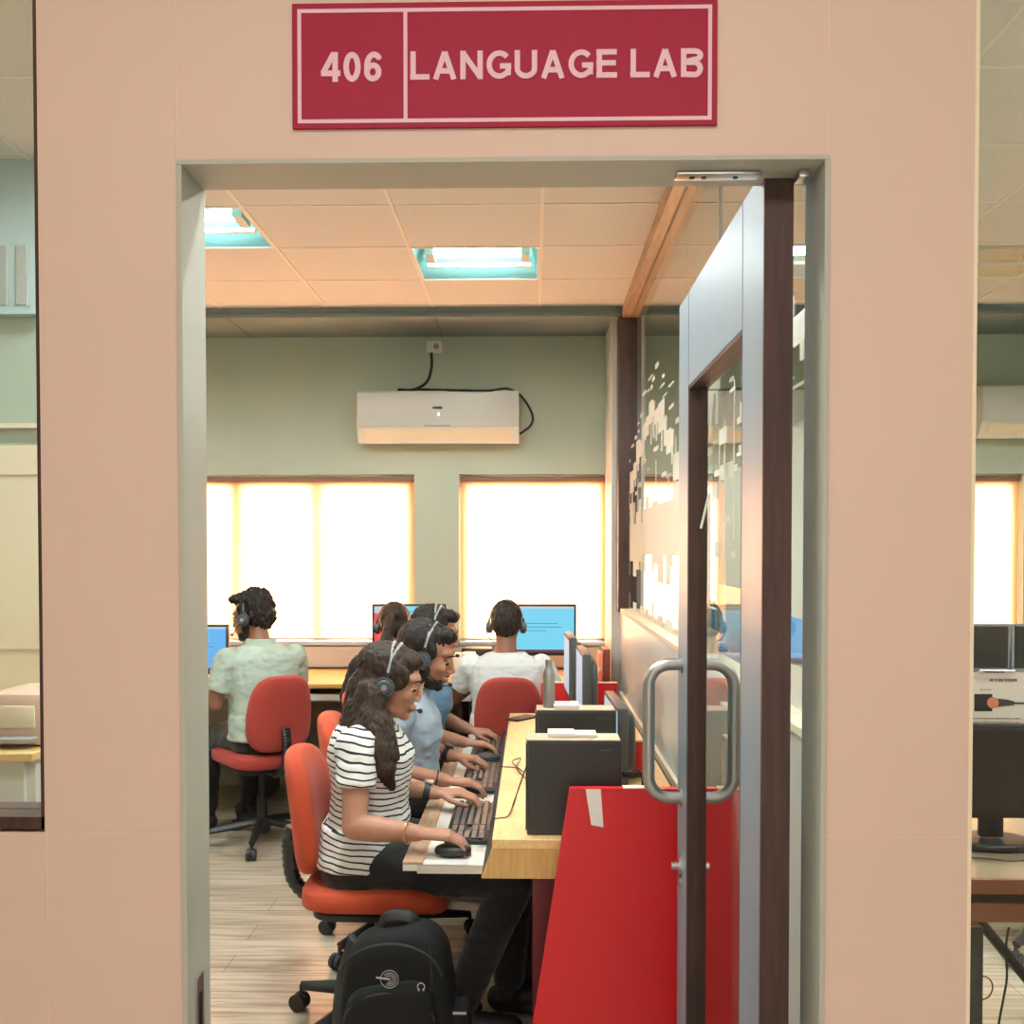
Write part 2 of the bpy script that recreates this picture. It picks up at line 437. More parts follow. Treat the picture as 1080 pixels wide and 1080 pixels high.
for i, j, on in fixtures:
    loc = (tile_x(i)+TX/2, tile_y(j)-TY/2, HC)
    if on not in used:
        used.add(on); o = put(fo[on], loc); o['label'] = flabels[(i, j)]; o['group'] = 'recessed ceiling lights'
    else:
        o = clone(fo[on], loc, 0, flabels[(i, j)], 'recessed ceiling lights')

# soffit strip and back wall
smb('trim_6', MB().box(-4.2, 4.2, 5.6, 6.4, HC-.035, HC+.02).box(-4.2, 4.2, 5.6, 5.62, HC-.06, HC-.03), M['soffit'])
sg = MB()
for i in (-3, -1): sg.box(tile_x(i)-.004, tile_x(i)+.004, 5.62, 6.23, HC-.0375, HC-.034)
smb('trim_7', sg, mat('seam_dark', C(100, 104, 98), .8))
ZW1, ZW0 = zat(500, YB), zat(677, YB)
W1 = (-3.2, xat(437, YB)); W2 = (xat(484, YB), xat(641, YB)); W3 = (.66, 1.13); W4 = (2.3, xat(1079, YB))
bw = MB()
bw.box(-4.2, 4.2, YB, YB+.2, ZW1, HC).box(-4.2, 4.2, YB, YB+.2, 0, ZW0)
xs = [-4.2, W1[0], W1[1], W2[0], W2[1], W3[0], W3[1], W4[0], W4[1], 4.2]
for a, b in zip(xs[0::2], xs[1::2]):
    if b > a: bw.box(a, b, YB, YB+.2, ZW0, ZW1)
smb('wall_back', bw, M['greenwall'])
for n, (a, b) in enumerate((W1, W2, W3, W4)):
    o = bpy.data.objects.new('window_%d' % (n+3), None); COL.objects.link(o); o.location = ((a+b)/2, YB+.12, ZW0); struct(o)
    fr = MB(); y0, y1 = YB+.15, YB+.19
    fr.box(a, a+.055, YB+.075, y1, ZW0, ZW1).box(b-.055, b, YB+.075, y1, ZW0, ZW1).box(a, b, y0, y1, ZW0, ZW0+.04).box(a, b, YB+.08, y1, ZW1-.075, ZW1)
    mull = {0: [xat(247, YB), xat(333, YB), -2.6], 1: [xat(577, YB)], 2: [], 3: [2.7]}[n]
    for k, x in enumerate(mull):
        w = .042 if n == 0 else .014
        fr.box(x-w, x+w, YB+.085, y1, ZW0, ZW1)
    fr.build('window_frame', M['white'], o, False)
    MB().box(a+.04, b-.04, YB+.168, YB+.173, ZW0+.04, ZW1-.04).build('glass_pane', M['glass'], o, False)
    MB().box(a-.01, b+.01, YB-.03, YB+.15, ZW0-.022, ZW0+.002, .004).build('window_sill', mat('pale_blue_sill', C(176, 190, 200), .3), o, False)
# roller blinds
blab = ['wide backlit cream roller blind left of the pillar', 'backlit cream roller blind right of the pillar, above the white shirt', 'cream roller blind behind the glass partition', 'cream roller blind seen through the right glazing']
for n, (a, b) in enumerate((W1, W2, W3, W4)):
    t = thing('roller_blind', blab[n], 'blind', ((a+b)/2, YB+.06, ZW0), 'roller blinds on the back windows')
    MB().box(a+.006, b-.006, YB+.055, YB+.057, ZW0+.012, ZW1-.045).build('blind_fabric', M['blind'], t, False)
    MB().box(a+.006, b-.006, YB+.03, YB+.07, ZW1-.045, ZW1-.014, .004).build('head_rail', mat('brown_head_rail', C(120, 92, 74), .5), t)
    MB().box(a+.006, b-.006, YB+.048, YB+.064, ZW0+.004, ZW0+.018, .003).build('bottom_bar', M['lowwall'], t)
# side walls of the lab
smb('wall_left', MB().box(-4.3, -4.2, 1.5, 6.5, 0, 3.0), M['greenwall'])
smb('wall_right', MB().box(4.2, 4.3, 1.5, 6.5, 0, 3.0), M['greenwall'])
# skirting trunk under the windows
smb('baseboard_back', MB().box(-4.2, .42, YB-.03, YB, .76, ZW0-.03, .004).box(.64, 4.2, YB-.03, YB, .76, ZW0-.03, .004), M['lowwall'])

# made-up cross wall, bulkhead and desk standing in for reflections in the left glazing
st = MB(); YS = 3.5
ZB = zat(334, YS, 20)
st.box(-4.2, -1.72, YS, YS+.1, 0, ZB-.0)
st.box(-4.2, -1.72, YS-.02, YS+.1, zat(452, YS, 20), zat(447, YS, 20), mi=1)
st.box(-4.2, -1.72, YS-.012, YS, .76, zat(470, YS, 20), mi=1)
st.box(-4.2, -1.72, YS-.016, YS, zat(501, YS, 20), zat(497, YS, 20), mi=1)
st.box(-4.2, -1.72, YS-.016, YS, zat(685, YS, 20), zat(683, YS, 20), mi=2)
smb('wall_stub_standin', st, [M['greenwall'], M['cream'], M['seam']])
bh = MB(); bh.box(-4.2, -1.71, YS-.03, YS+.1, ZB, HC)
bh.box(-4.2, -1.71, YS-.04, YS-.03, ZB, ZB+.015)
for a, b in ((2, 12), (22, 33), (-16, -6)):
    bh.box(xat(a, YS, 290), xat(b, YS, 290), YS-.034, YS-.03, zat(324, YS, 20), zat(262, YS, 20), mi=1)
smb('wall_bulkhead_standin', bh, [mat('pale_blue_panel', C(190, 214, 216), .5), mat('grey_louvre', C(176, 182, 178), .7)])
dk = thing('side_desk_standin', 'made-up cream fronted side desk standing in for reflections in left glazing', 'desk', (-2.2, 3.2, 0))
zt = zat(795, 2.95, 20)
MB().box(-3.4, -1.72+.2, 2.95, 3.45, zt-.025, zt, .003).build('tabletop', M['desk'], dk, False)
MB().box(-3.38, -1.56, 2.98, 3.0, 0.02, zt-.03, .002).build('front_panel', M['partwhite'], dk, False)
for x in (-3.36, -1.56): MB().box(x, x+.025, 3.0, 3.44, 0, zt-.025).build('side_panel', M['partwhite'], dk, False)
pr = thing('printer_standin', 'made-up pale beige box printer standing in for a reflection in left glazing', 'printer', (-1.62, 3.15, zt))
MB().box(-1.72, -1.53, 3.05, 3.3, zt+.002, zt+.17, .02).build('body', mat('pink_beige_plastic', C(214, 186, 168), .5), pr)
MB().box(-1.69, -1.56, 3.045, 3.052, zt+.06, zt+.13, .003).build('front_panel', M['cream'], pr)
MB().box(-1.70, -1.55, 3.0, 3.06, zt+.02, zt+.035, .004).build('paper_tray', M['grey'], pr)

# ================================================================ GLASS PARTITION (X .505 - .6)
XP0, XP1 = .505, .60
ZSILL = 1.15
smb('wall_partition', MB().box(XP0, XP1, 1.548, YB, 0, ZSILL).box(.455, XP1+.05, 5.72, YB, 0, HC-.03), [M['partwhite']])
smb('strip_and_gap_shade', MB().box(XP0-.008, XP0, 2.62, 5.6, 0, .66).box(XP0-.014, XP0, 2.62, 5.6, .67, .70, mi=1), [mat('gap_shade_grey', C(104, 100, 96), .6), M['cream']])  # grey sheet paints the shade of the dark gap below the cream strip
MBs = MB().box(XP0-.008, XP1+.008, 1.548, 5.62, ZSILL, ZSILL+.02, .003)
smb('trim_8', MBs, M['cream'])
smb('trim_9', MB().box(XP0-.02, XP1-.01, 5.6, 5.72, ZSILL, HC-.06, .003), M['darkwood'])
smb('trim_10', MB().box(XP0-.0, XP0+.045, 1.548, 5.6, HC-.07, HC-.004, .002).box(XP0+.055, XP0+.12, 1.548, 5.6, HC-.07, HC-.004, .002), M['midwood'])
pg = bpy.data.objects.new('window_7', None); COL.objects.link(pg); pg.location = (.55, 3.5, ZSILL+.02); struct(pg)
for k in range(4):
    ya, yb = 1.56 + k*1.01, 1.56 + (k+1)*1.01 - .004
    MB().box(.549, .555, ya, yb, ZSILL+.02, HC-.06).build('glass_pane', M['glass'], pg, False)
# frosted stepped motif on the panes
fv = MB(); rnd = random.Random(11)
def film(y, w, z0, z1):
    if z1 > z0: fv.box(.5465, .5475, y, y+w, z0, z1)
y = 1.7; a_, b_, c_ = 1.43, 1.72, 1.22
while y < 5.58:
    w = rnd.uniform(.06, .2); w = min(w, 5.58-y)
    a_ = rnd.choice((1.36, 1.40, 1.44, 1.48)); b_ = rnd.choice((1.64, 1.70, 1.76, 1.72)); c_ = rnd.choice((1.18, 1.22, 1.26, 1.17))
    film(y, w, a_, b_); film(y, w, ZSILL+.025, c_)
    if rnd.random() < .35: film(y+w*.5, .012, b_, b_+rnd.uniform(.05, .2))
    z = 1.98 + .16*math.sin(y*3.1) + rnd.uniform(-.05, .05); h = rnd.uniform(.06, .13)
    film(y, w, z-h/2, z+h/2)
    if rnd.random() < .6: film(y+w*.3, .03, z-h/2-rnd.uniform(.03, .1), z-h/2)
    for _ in range(2):
        zz = z+rnd.choice((-1, 1))*rnd.uniform(.09, .22); film(y, rnd.uniform(.05, .16), zz, zz+rnd.choice((.006, .012, .018)))
    y += w
fv.build('frosted_pattern', M['frost'], pg, False)
# rods / hanging wires
smb('trim_11', MB().box(.546, .558, 2.93, 2.936, ZSILL+.02, HC-.06), M['steel'])

# ================================================================ DOOR (open 90 degrees, hinged right)
DX0, DX1, DY0, DY1 = .352, .395, 1.52, 2.385
DZ1 = zat(178, 1.52)
door = bpy.data.objects.new('door_1', None); COL.objects.link(door); door.location = (.375, 1.52, 0); struct(door)
gy0, gy1, gz0, gz1 = 1.672, 2.245, .22, 1.872
lf = MB()
lf.box(DX0, DX1, DY0+.003, gy0, .01, DZ1).box(DX0, DX1, gy1, DY1, .01, DZ1).box(DX0, DX1, gy0, gy1, gz1, DZ1).box(DX0, DX1, gy0, gy1, .01, gz0)
lf.build('door_leaf', M['doorface'], door, False)
lfl = MB().box(DX0-.0006, DX0+.001, gy0-.001, gy0+.001, .01, DZ1).box(DX0-.0006, DX0+.001, gy1-.001, gy1+.001, .01, DZ1)
lfl.build('panel_joint', M['darkgrey'], door, False)
MB().box(DX0-.0005, DX1+.0005, DY0-.004, DY0+.003, .01, DZ1+.001).build('hinge_edge_lipping', M['darkwood'], door, False)
bd = MB(); e = .012
bd.box(DX0+.001, DX1-.001, gy0, gy0+.006, gz0, gz1).box(DX0+.001, DX1-.001, gy1-.006, gy1, gz0, gz1).box(DX0+.001, DX1-.001, gy0, gy1, gz1-.008, gz1).box(DX0+.001, DX1-.001, gy0, gy1, gz0, gz0+.01)
bd.build('glazing_bead', M['darkwood'], door, False)
MB().box(DX0+.022, DX0+.027, gy0+.004, gy1-.004, gz0+.005, gz1-.006).build('glass_pane', glass_mat('door_glass', (.95, .98, .96, 1), 1.7), door, False)
# frosted line motif on door glass
df = MB()
pts = [(2.2, 1.55), (2.1, 1.62), (2.1, 1.38), (2.02, 1.38)]
for a, b in zip(pts[:-1], pts[1:]):
    df.cyl((DX0+.0215, a[0], a[1]), (DX0+.0215, b[0], b[1]), .0025, 6)
for _ in range(14):
    y = rnd.uniform(1.72, 2.02); z = rnd.uniform(1.45, 1.82); df.box(DX0+.0208, DX0+.0216, y, y+rnd.uniform(.02, .09), z, z+rnd.choice((.006, .012, .03)))
for _ in range(3):
    y = rnd.uniform(1.72, 2.0); z = rnd.uniform(1.45, 1.6); df.box(DX0+.0208, DX0+.0216, y, y+.004, z, z+rnd.uniform(.1, .3))
df.build('frosted_pattern', M['frost'], door, False)
def pull(sx, x):
    zt, zb, yh = zat(700, 2.33), zat(840, 2.33), 2.325
    r = .05; d = .078*sx
    pts = [(x, yh, zt)] + [(x+d-sx*r+sx*r*math.sin(a), yh, zt-r+r*math.cos(a)) for a in [k*PI/2/8 for k in range(9)]] \
        + [(x+d-sx*r+sx*r*math.cos(a), yh, zb+r-r*math.sin(a)) for a in [k*PI/2/8 for k in range(9)]] + [(x, yh, zb)]
    h = MB().tube(pts, .0145, 14)
    h.cyl((x, yh, zt), (x+.004*sx, yh, zt), .02, 16).cyl((x, yh, zb), (x+.004*sx, yh, zb), .02, 16)
    h.build('pull_handle', M['steel'], door)
pull(-1, DX0); pull(1, DX1)
zl = zat(912, 2.33)
MB().cyl((DX0, 2.33, zl), (DX0-.006, 2.33, zl), .022, 18).cyl((DX0-.004, 2.33, zl), (DX0-.022, 2.33, zl), .009, 12).cyl((DX0, 2.33, zl-.035), (DX0-.005, 2.33, zl-.035), .011, 12).build('lock_cylinder', M['silver'], door)
MB().box(DX0, DX1, DY1, DY1+.002, .01, DZ1).build('latch_edge_lipping', M['doorface'], door, False)
lp = MB().box(DX1-.012, DX1+.012, 1.50, 1.522, DZ1+.001, DZ1+.012).build('top_pivot', M['steel'], door)

# ================================================================ SIGN
SX0, SX1 = xat(309, 1.45, 60), xat(756, 1.45, 60); SZ1, SZ0 = zat(3.5, 1.45, 530), zat(135.5, 1.45, 530)
sg = thing('room_sign', 'crimson room sign reading 406 LANGUAGE LAB above the doorway', 'sign', ((SX0+SX1)/2, 1.447, SZ0))
MB().box(SX0, SX1, 1.444, 1.4495, SZ0, SZ1, .0008).build('sign_plate', mat('crimson_acrylic', C(158, 24, 60), .5, spec=.25), sg, False)
k = (SX1-SX0)/447
bx = MB(); wd = 4.2*k
def sx(p): return SX0+(p-309)*k
def sz(p): return SZ1-(p-3.5)*k
bx.box(sx(315), sx(750), 1.4428, 1.4438, sz(14), sz(10)).box(sx(315), sx(750), 1.4428, 1.4438, sz(129), sz(125)).box(sx(315), sx(319), 1.4428, 1.4438, sz(125), sz(14)).box(sx(746), sx(750), 1.4428, 1.4438, sz(125), sz(14)).box(sx(427), sx(431), 1.4428, 1.4438, sz(125), sz(14))
tp = mat('pale_pink_sign_paint', C(226, 186, 200), .5)
bx.build('border', tp, sg, False)
def arc(cx, cy, rx, ry, a0, a1, n=14): return [(cx+rx*math.cos(R(a0+(a1-a0)*i/n)), cy+ry*math.sin(R(a0+(a1-a0)*i/n))) for i in range(n+1)]
SW = .19   # stroke width over cap height
h_ = SW/2
GL = {
 'L': (.62, [[(h_, 1), (h_, 0)], [(0, h_), (.62, h_)]]),
 'A': (.78, [[(h_*1.0, 0), (.39, 1-h_*.3)], [(.78-h_*1.0, 0), (.39, 1-h_*.3)], [(.18, .3), (.6, .3)]]),
 'N': (.74, [[(h_, 0), (h_, 1)], [(h_, .93), (.74-h_, .07)], [(.74-h_, 0), (.74-h_, 1)]]),
 'G': (.80, [arc(.42, .5, .42-h_, .5-h_, 42, 318, 22), [(.80-h_, .12), (.80-h_, .5)], [(.44, .45), (.80, .45)]]),
 'U': (.74, [[(h_, 1), (h_, .36)] + arc(.37, .36, .37-h_, .36-h_, 180, 360, 14)[1:] + [(.74-h_, 1)]]),
 'E': (.66, [[(h_, 0), (h_, 1)], [(0, h_), (.66, h_)], [(0, .52), (.62, .52)], [(0, 1-h_), (.65, 1-h_)]]),
 'B': (.72, [[(h_, 0), (h_, 1)], [(h_, 1-h_)] + arc(.42, .755, .24-h_*.3, .245-h_, 90, -90, 12) + [(h_, .51+.0)], [(h_, .51)] + arc(.44, .29, .28-h_, .29-h_+.02, 90, -90, 12) + [(h_, h_)]]),
 '4': (.60, [[(.44, 0), (.44, 1)], [(.40, .97), (.06, .30)], [(0, .29), (.60, .29)]]),
 '0': (.56, [arc(.28, .5, .28-h_, .5-h_, 0, 360, 28)]),
 '6': (.56, [arc(.28, .32, .28-h_, .32-h_, 0, 360, 24), arc(.32, .5, .32-h_, .5-h_, 40, 190, 14)]),
}
def glyphs(txt, x0, x1, z0, hh, adv, space=.32):
    mb = MB(); x = 0; parts = []
    for ch in txt:
        if ch == ' ': x += space; continue
        w, st = GL[ch]; parts.append((x, st)); x += w + adv
    tot = x - adv; sxx = (x1-x0)/tot
    def q(p, ox): return Vector((x0+(ox+p[0])*sxx, 0, z0+p[1]*hh))
    dq = [0]
    for ox, st in parts:
        for line in st:
            for i in range(len(line)-1):
                a, b = q(line[i], ox), q(line[i+1], ox); d = (b-a).normalized(); nn = Vector((d.z, 0, -d.x))
                w = SW*hh/2
                c = [a+nn*w, b+nn*w, b-nn*w, a-nn*w]
                dq[0] += 2e-6
                mb.rings([[Vector((v.x, 1.4438+dq[0], v.z)) for v in c], [Vector((v.x, 1.4428-dq[0], v.z)) for v in c]])
                if 0 < i:
                    ring = [a+Vector((math.cos(2*PI*k/12)*w, 0, math.sin(2*PI*k/12)*w)) for k in range(12)]
                    dq[0] += 2e-6
                    mb.rings([[Vector((v.x, 1.4438+dq[0], v.z)) for v in ring], [Vector((v.x, 1.4428-dq[0], v.z)) for v in ring]])
    return mb
glyphs('406', sx(340), sx(404), sz(86), 31*k, .09).build('number', tp, sg, False)
glyphs('LANGUAGE LAB', sx(434), sx(741), sz(84.5), 29.5*k, .10).build('lettering', tp, sg, False)

# ================================================================ AIR CONDITIONERS
def make_ac(Y, x0, x1, z0, z1):
    t = thing('air_conditioner', '', 'air conditioner', ((x0+x1)/2, Y, z0), 'split air conditioners on the back wall')
    h = z1-z0; d = .2
    prof = [(YB-.004, z0+.01), (YB-.004, z1), (YB-d+.03, z1), (YB-d, z1-.03), (YB-d-.005, z0+h*.28), (YB-d+.01, z0+h*.2), (YB-d+.05, z0+.0), ]
    MB().prism(prof, 'x', x0, x1).build('body', M['white'], t)
    MB().box(x0+.002, x1-.002, YB-d-.012, YB-d+.002, z0+h*.29, z1-.012, .006).build('front_panel', mat('pale_ac_panel', C(206, 208, 204), .3), t)
    MB().prism([(YB-d-.004, z0+h*.245), (YB-d+.03, z0+.02), (YB-d+.036, z0+.024), (YB-d+.003, z0+h*.25)], 'x', x0+.045, x1-.045).build('louvre', M['cream'], t)
    xm = (x0+x1)/2
    MB().box(xm-.03, xm+.03, YB-d-.014, YB-d-.011, z0+h*.63, z0+h*.68).build('badge', M['darkgrey'], t, False)
    MB().box(xm+.002, xm+.012, YB-d-.014, YB-d-.011, z0+h*.5, z0+h*.56).build('indicator_light', emit_mat('led', (.8, .95, 1, 1), 2), t, False)
    MB().box(xm-.08, xm+.08, YB-d-.013, YB-d-.011, z0+h*.3, z0+h*.32).build('display_strip', M['grey'], t, False)
    return t
Ya = YB-.2
a1 = make_ac(Ya, xat(377, Ya), xat(547, Ya), zat(466, Ya), zat(411, Ya)); a1['label'] = 'white split air conditioner with black cable on green back wall'
xw = xat(547, Ya)-xat(377, Ya)
a2x = xat(1033, Ya)
a2 = clone(a1, (a2x+xw/2, Ya, zat(462, Ya)), 0, 'white air conditioner seen through the right glazing', 'split air conditioners on the back wall')
sk = thing('wall_socket', 'small white power socket high on the wall above air conditioner', 'socket', (xat(459, YB), YB, zat(372, YB)))
MB().box(xat(451, YB), xat(467, YB), YB-.03, YB, zat(372, YB), zat(360, YB), .004).build('plate', M['white'], sk)
MB().cyl((xat(461, YB), YB-.036, zat(366, YB)), (xat(461, YB), YB-.028, zat(366, YB)), .018, 16).build('round_switch', M['grey'], sk)
c = bez([at(455, 372, YB-.03), at(455, 388, YB-.03), at(450, 403, YB-.05), at(436, 411, YB-.1), at(420, 411, YB-.18)], 8)
c2 = bez([at(436, 410.5, YB-.12), at(480, 411.5, YB-.18), at(515, 412, YB-.18), at(535, 410, YB-.12), at(550, 418, YB-.06), at(561, 436, YB-.04), at(560, 448, YB-.04), at(548, 458, YB-.06)], 8)
o = MB().tube(c, .009, 8).tube(c2, .0075, 8)
o.build('power_cable', M['cable'], a1)

# ================================================================ FURNITURE
# main desk row
D0, D1 = 2.54, 4.53
XD = -.105
ds = thing('computer_desk', 'long oak computer desk with pull-out tray beside the glass partition', 'desk', (.2, 3.5, 0))
MB().box(XD, .44, D0, D1, .725, .75, .002).build('tabletop', M['desk'], ds, False)
MB().prism([(XD, .726), (XD-.028, .648), (.5, .648), (.5, .726)], 'y', D0+.001, D0+.022).build('end_fascia', M['fascia'], ds, False)
MB().prism([(XD-.001, .7255), (XD-.029, .646), (XD-.024, .646), (XD+.006, .7255)], 'y', D0+.022, D1).build('front_lip', M['darkgrey'], ds, False)
for y in (3.24, 4.3): MB().box(-.04, .43, y+.03, y+.055, 0, .648).build('support_panel', M['darkwood'], ds, False)
MB().box(-.0, .498, D0+.06, D0+.085, 0, .648).build('support_panel', mat('shaded_red_laminate', C(96, 16, 26), .45), ds, False)  # darker red paints the shade on the red panel under the desk
MB().box(.44, .46, D0+.09, D1-.02, .2, .7).build('modesty_panel', M['darkwood'], ds, False)
# keyboard tray
tr = MB(); T0, T1 = 2.69, 4.42; XT0, XT1 = xat(424, 2.69), -.10
kt = MB().box(XT0, XT1, T0, T1, .617, .635, .001).build('keyboard_tray', M['partwhite'], ds, False); kt['label'] = 'pale pull-out keyboard tray'
MB().box(XT0-.001, XT0+.055, T0, T1, .6345, .642, .002).build('wrist_ledge', M['midwood'], kt, False)
rl = MB().box(XT0+.04, XT1-.03, T0-.006, T0-.001, .612, .636).box(XT0+.07, XT1-.01, T0-.009, T0-.005, .618, .628)
rl.build('drawer_runner', M['silver'], kt, False)

# red dividers
def divider(y, poly, label, tape=False):
    t = thing('red_divider', label, 'divider panel', (.3, y, 0), 'red desk dividers')
    MB().prism(poly, 'y', y, y+.024).build('panel', M['red'], t, False)
    zt = max(p[1] for p in poly); xs = [p[0] for p in poly if abs(p[1]-zt) < .001]
    e = MB().box(min(xs)+.001, max(xs), y-.001, y+.025, zt, zt+.004); e.build('edge_strip', M['cream'] if y > 3 else M['red'], t, False)
    return t
Yr = 2.47
zr = zat(833, Yr)
xa, xb = xat(601, Yr), xat(562, Yr, 1080)
slope = (xb-xa)/(zat(1080, Yr)-zr)
t = divider(Yr, [(xa, zr), (.5, zr), (.5, 0.0), (xa-slope*zr, 0.0)], 'big bright red end panel with slanted edge beside the open door')
tpz = zat(872, Yr)
MB().prism([(xat(618, Yr), zr+.003), (xat(634, Yr), zr+.003), (xat(637, Yr), tpz), (xat(624, Yr), tpz+.006)], 'y', Yr-.0015, Yr-.0003).build('paper_strip', M['paper'], t, False)
MB().box(xat(658, Yr), xat(681, Yr), Yr-.001, Yr+.026, zr+.0035, zr+.007).build('edge_chip', M['cream'], t, False)
divider(3.24, [(.27, .87), (.375, .87), (.375, .752), (.27, .752)], 'red divider with cream edge between the first and second computers')
divider(4.67, [(.04, .87), (.40, .87), (.40, 0), (.04, 0)], 'dark red divider with cream top at the far end of the desk')

# computer cases
def make_case(w, d, h, name='computer_case'):
    t = thing(name, '', 'computer')
    MB().box(-w/2, w/2, -d/2, d/2, 0, h, .004).build('body', M['blackg'], t)
    MB().box(-w/2+.006, w/2-.006, -d/2-.001, -d/2+.001, .006, h-.008).build('side_panel', M['blackg'], t)
    MB().box(-w/2, w/2-.005, -d/2+.003, d/2-.003, h, h+.002).build('top_cover', mat('beige_case_top', C(196, 176, 150), .6), t, False)  # top face paler than the black case
    MB().box(-w/2-.004, -w/2+.001, -d/2+.01, d/2-.01, .01, h-.01, .002).build('front_bezel', M['black'], t)
    for z in (.018, h-.026): MB().box(w/2-.06, w/2-.03, -d/2-.0022, -d/2-.0008, z, z+.003).build('latch', M['darkgrey'], t, False)
    return t
w1 = xat(657, 2.57)-xat(556, 2.57)
case0 = make_case(w1, .1, .25); put(case0, ((xat(657, 2.57)+xat(556, 2.57))/2, 2.63, .75)); case0['label'] = 'large black computer case on the near end of the desk'
case0['group'] = 'computer cases on the oak desk'
clone(case0, (xat(566, 3.06)+w1/2, 3.12, .75), 0, 'black computer case under the steel bottle behind the near case', 'computer cases on the oak desk')
# papers on cases
pz = 1.003
pm = MB(); a = at(578, 775, 2.62)
tag(MB().box(xat(578, 2.64), xat(606, 2.64), 2.61, 2.675, pz, pz+.012, .001).box(xat(604, 2.64), xat(629, 2.64), 2.612, 2.673, pz, pz+.009, .001).build('open_booklet', M['paper']), 'white open booklet lying on top of the near computer case', 'booklet')
tag(MB().box(xat(584, 3.1), xat(611, 3.1), 3.08, 3.165, pz, pz+.012, .001).build('paper_stack', M['paper']), 'small white paper stack beside the steel bottle', 'paper')
# bottle
bo = thing('water_bottle', 'tall brushed steel water bottle standing on the second computer case', 'bottle', (xat(579, 3.13), 3.12, pz))
bx_, hh = xat(579, 3.13), zat(695, 3.13)-pz
MB().lathe([(.001, 0), (.018, 0), (.019, .004), (.019, hh*.68), (.016, hh*.76), (.0105, hh*.84), (.0105, hh*.9)], 24, (bx_, 3.12, pz)).build('body', M['steel'], bo)
MB().lathe([(.001, hh*.89), (.0115, hh*.89), (.0115, hh*.99), (.009, hh), (.001, hh)], 24, (bx_, 3.12, pz)).build('cap', M['steel'], bo)
# phone on desk
tag(MB().box(-.036, .036, -.075, .075, 0, .008, .003, M=Matrix.Translation((xat(550, 4.2), 4.37, .751)) @ Matrix.Rotation(R(-38), 4, 'Z')).build('mobile_phone', M['black']), 'black mobile phone lying on the far end of the desk', 'phone')

# monitors (local: screen faces -y, base at z 0)
def make_monitor(w, h, zb, screen, bez=M['black'], stand=M['black'], content=None, deep=False):
    t = thing('computer_monitor', '', 'monitor')
    b = .014
    MB().box(-w/2, w/2, -.012, .022, zb, zb+h, .005).build('bezel', bez, t)
    if deep: MB().sq((0, .025, zb+h/2), (w*.42, .03, h*.4), .4, .4).build('rear_shell', M['darkgrey'], t)
    sc = MB().box(-w/2+b, w/2-b, -.0135, -.0118, zb+b+.006, zb+h-b).build('screen', screen, t, False)
    if content: content(sc, w, h, zb, b)
    MB().box(-.03, .03, .008, .03, .02, zb+h*.45, .006).build('stand_neck', stand, t)
    MB().sq((0, .02, .009), (.10, .075, .009), .3, .9).build('stand_base', stand, t)
    return t
def ui(sc, w, h, zb, b):
    y0, y1 = -.0142, -.0136
    MB().box(-w/2+b, w/2-b, y0, y1, zb+b+.006, zb+b+.022).build('taskbar', M['scr_bar'], sc, False)
    MB().box(-w/2+b, w/2-b, y0, y1, zb+h-b-.012, zb+h-b).build('title_bar', M['scr_pale'], sc, False)
    l = MB()
    for k, (a, c_) in enumerate(((-.3, .25), (-.2, .3), (-.25, .1))): l.box(w*a, w*c_, y0, y1, zb+h*(.62-.07*k), zb+h*(.632-.07*k))
    l.build('text_lines', M['scr_line'], sc, False)
def ui2(sc, w, h, zb, b):
    y0, y1 = -.0142, -.0136
    MB().box(-w/2+b, -w*.22, y0, y1, zb+b+.02, zb+h*.82).build('side_picture', M['scr_red'], sc, False)
    MB().box(-w/2+b, -w*.22, y0, y1, zb+h*.82, zb+h-b).build('side_header', M['scr_pale'], sc, False)
    l = MB()
    for k in range(4): l.box(-w*.02, w*.4, y0, y1, zb+h*(.84-.06*k), zb+h*(.855-.06*k))
    l.build('text_lines', M['scr_line'], sc, False)
zd = .752
def backmon(px0, px1, py0, Y, screen, label, content, yaw=0):
    x0, x1 = xat(px0, Y), xat(px1, Y); zt = zat(py0, Y)
    w = x1-x0; h = w*.69; zb = zt-zd-h
    m = make_monitor(w, h, zb, screen, content=content); put(m, ((x0+x1)/2, Y, zd), yaw); m['label'] = label; m['group'] = 'monitors on the back desk'; return m
backmon(392.5, 471, 637, 5.75, M['scr_cyan'], 'monitor with red and blue page behind the ponytail girl', ui2)
backmon(529, 608, 637, 5.75, M['scr_cyan'], 'monitor with plain cyan screen before the white shirt man', ui)
m = backmon(165, 241, 659, 5.55, M['scr_blue'], 'monitor with sky blue screen at the left door jamb', ui)
# edge-on monitors of the oak desk, facing left
ms = [((.275, 3.31), 1.0, .245, .40, 'low monitor edge-on just behind the near computer case', 2),
      ((.20, 3.97), 1.10, .30, .38, 'tall monitor edge-on in the middle of three behind the steel bottle', 1),
      ((.165, 4.43), 1.12, .27, .32, 'thin silver-edged monitor edge-on behind the steel bottle, farthest of the three', 2)]
for (x, y), zt, h, w, lb, dy in ms:
    m = make_monitor(w, h, zt-zd-h, M['scr_pale'], bez=M['darkgrey'], stand=M['grey'] if y > 4.2 else M['black'], deep=True)  # pale screen glow stands in for reflections on these monitors
    put(m, (x, y, zd), R(-90+dy)); m['label'] = lb; m['group'] = 'monitors edge-on along the oak desk'
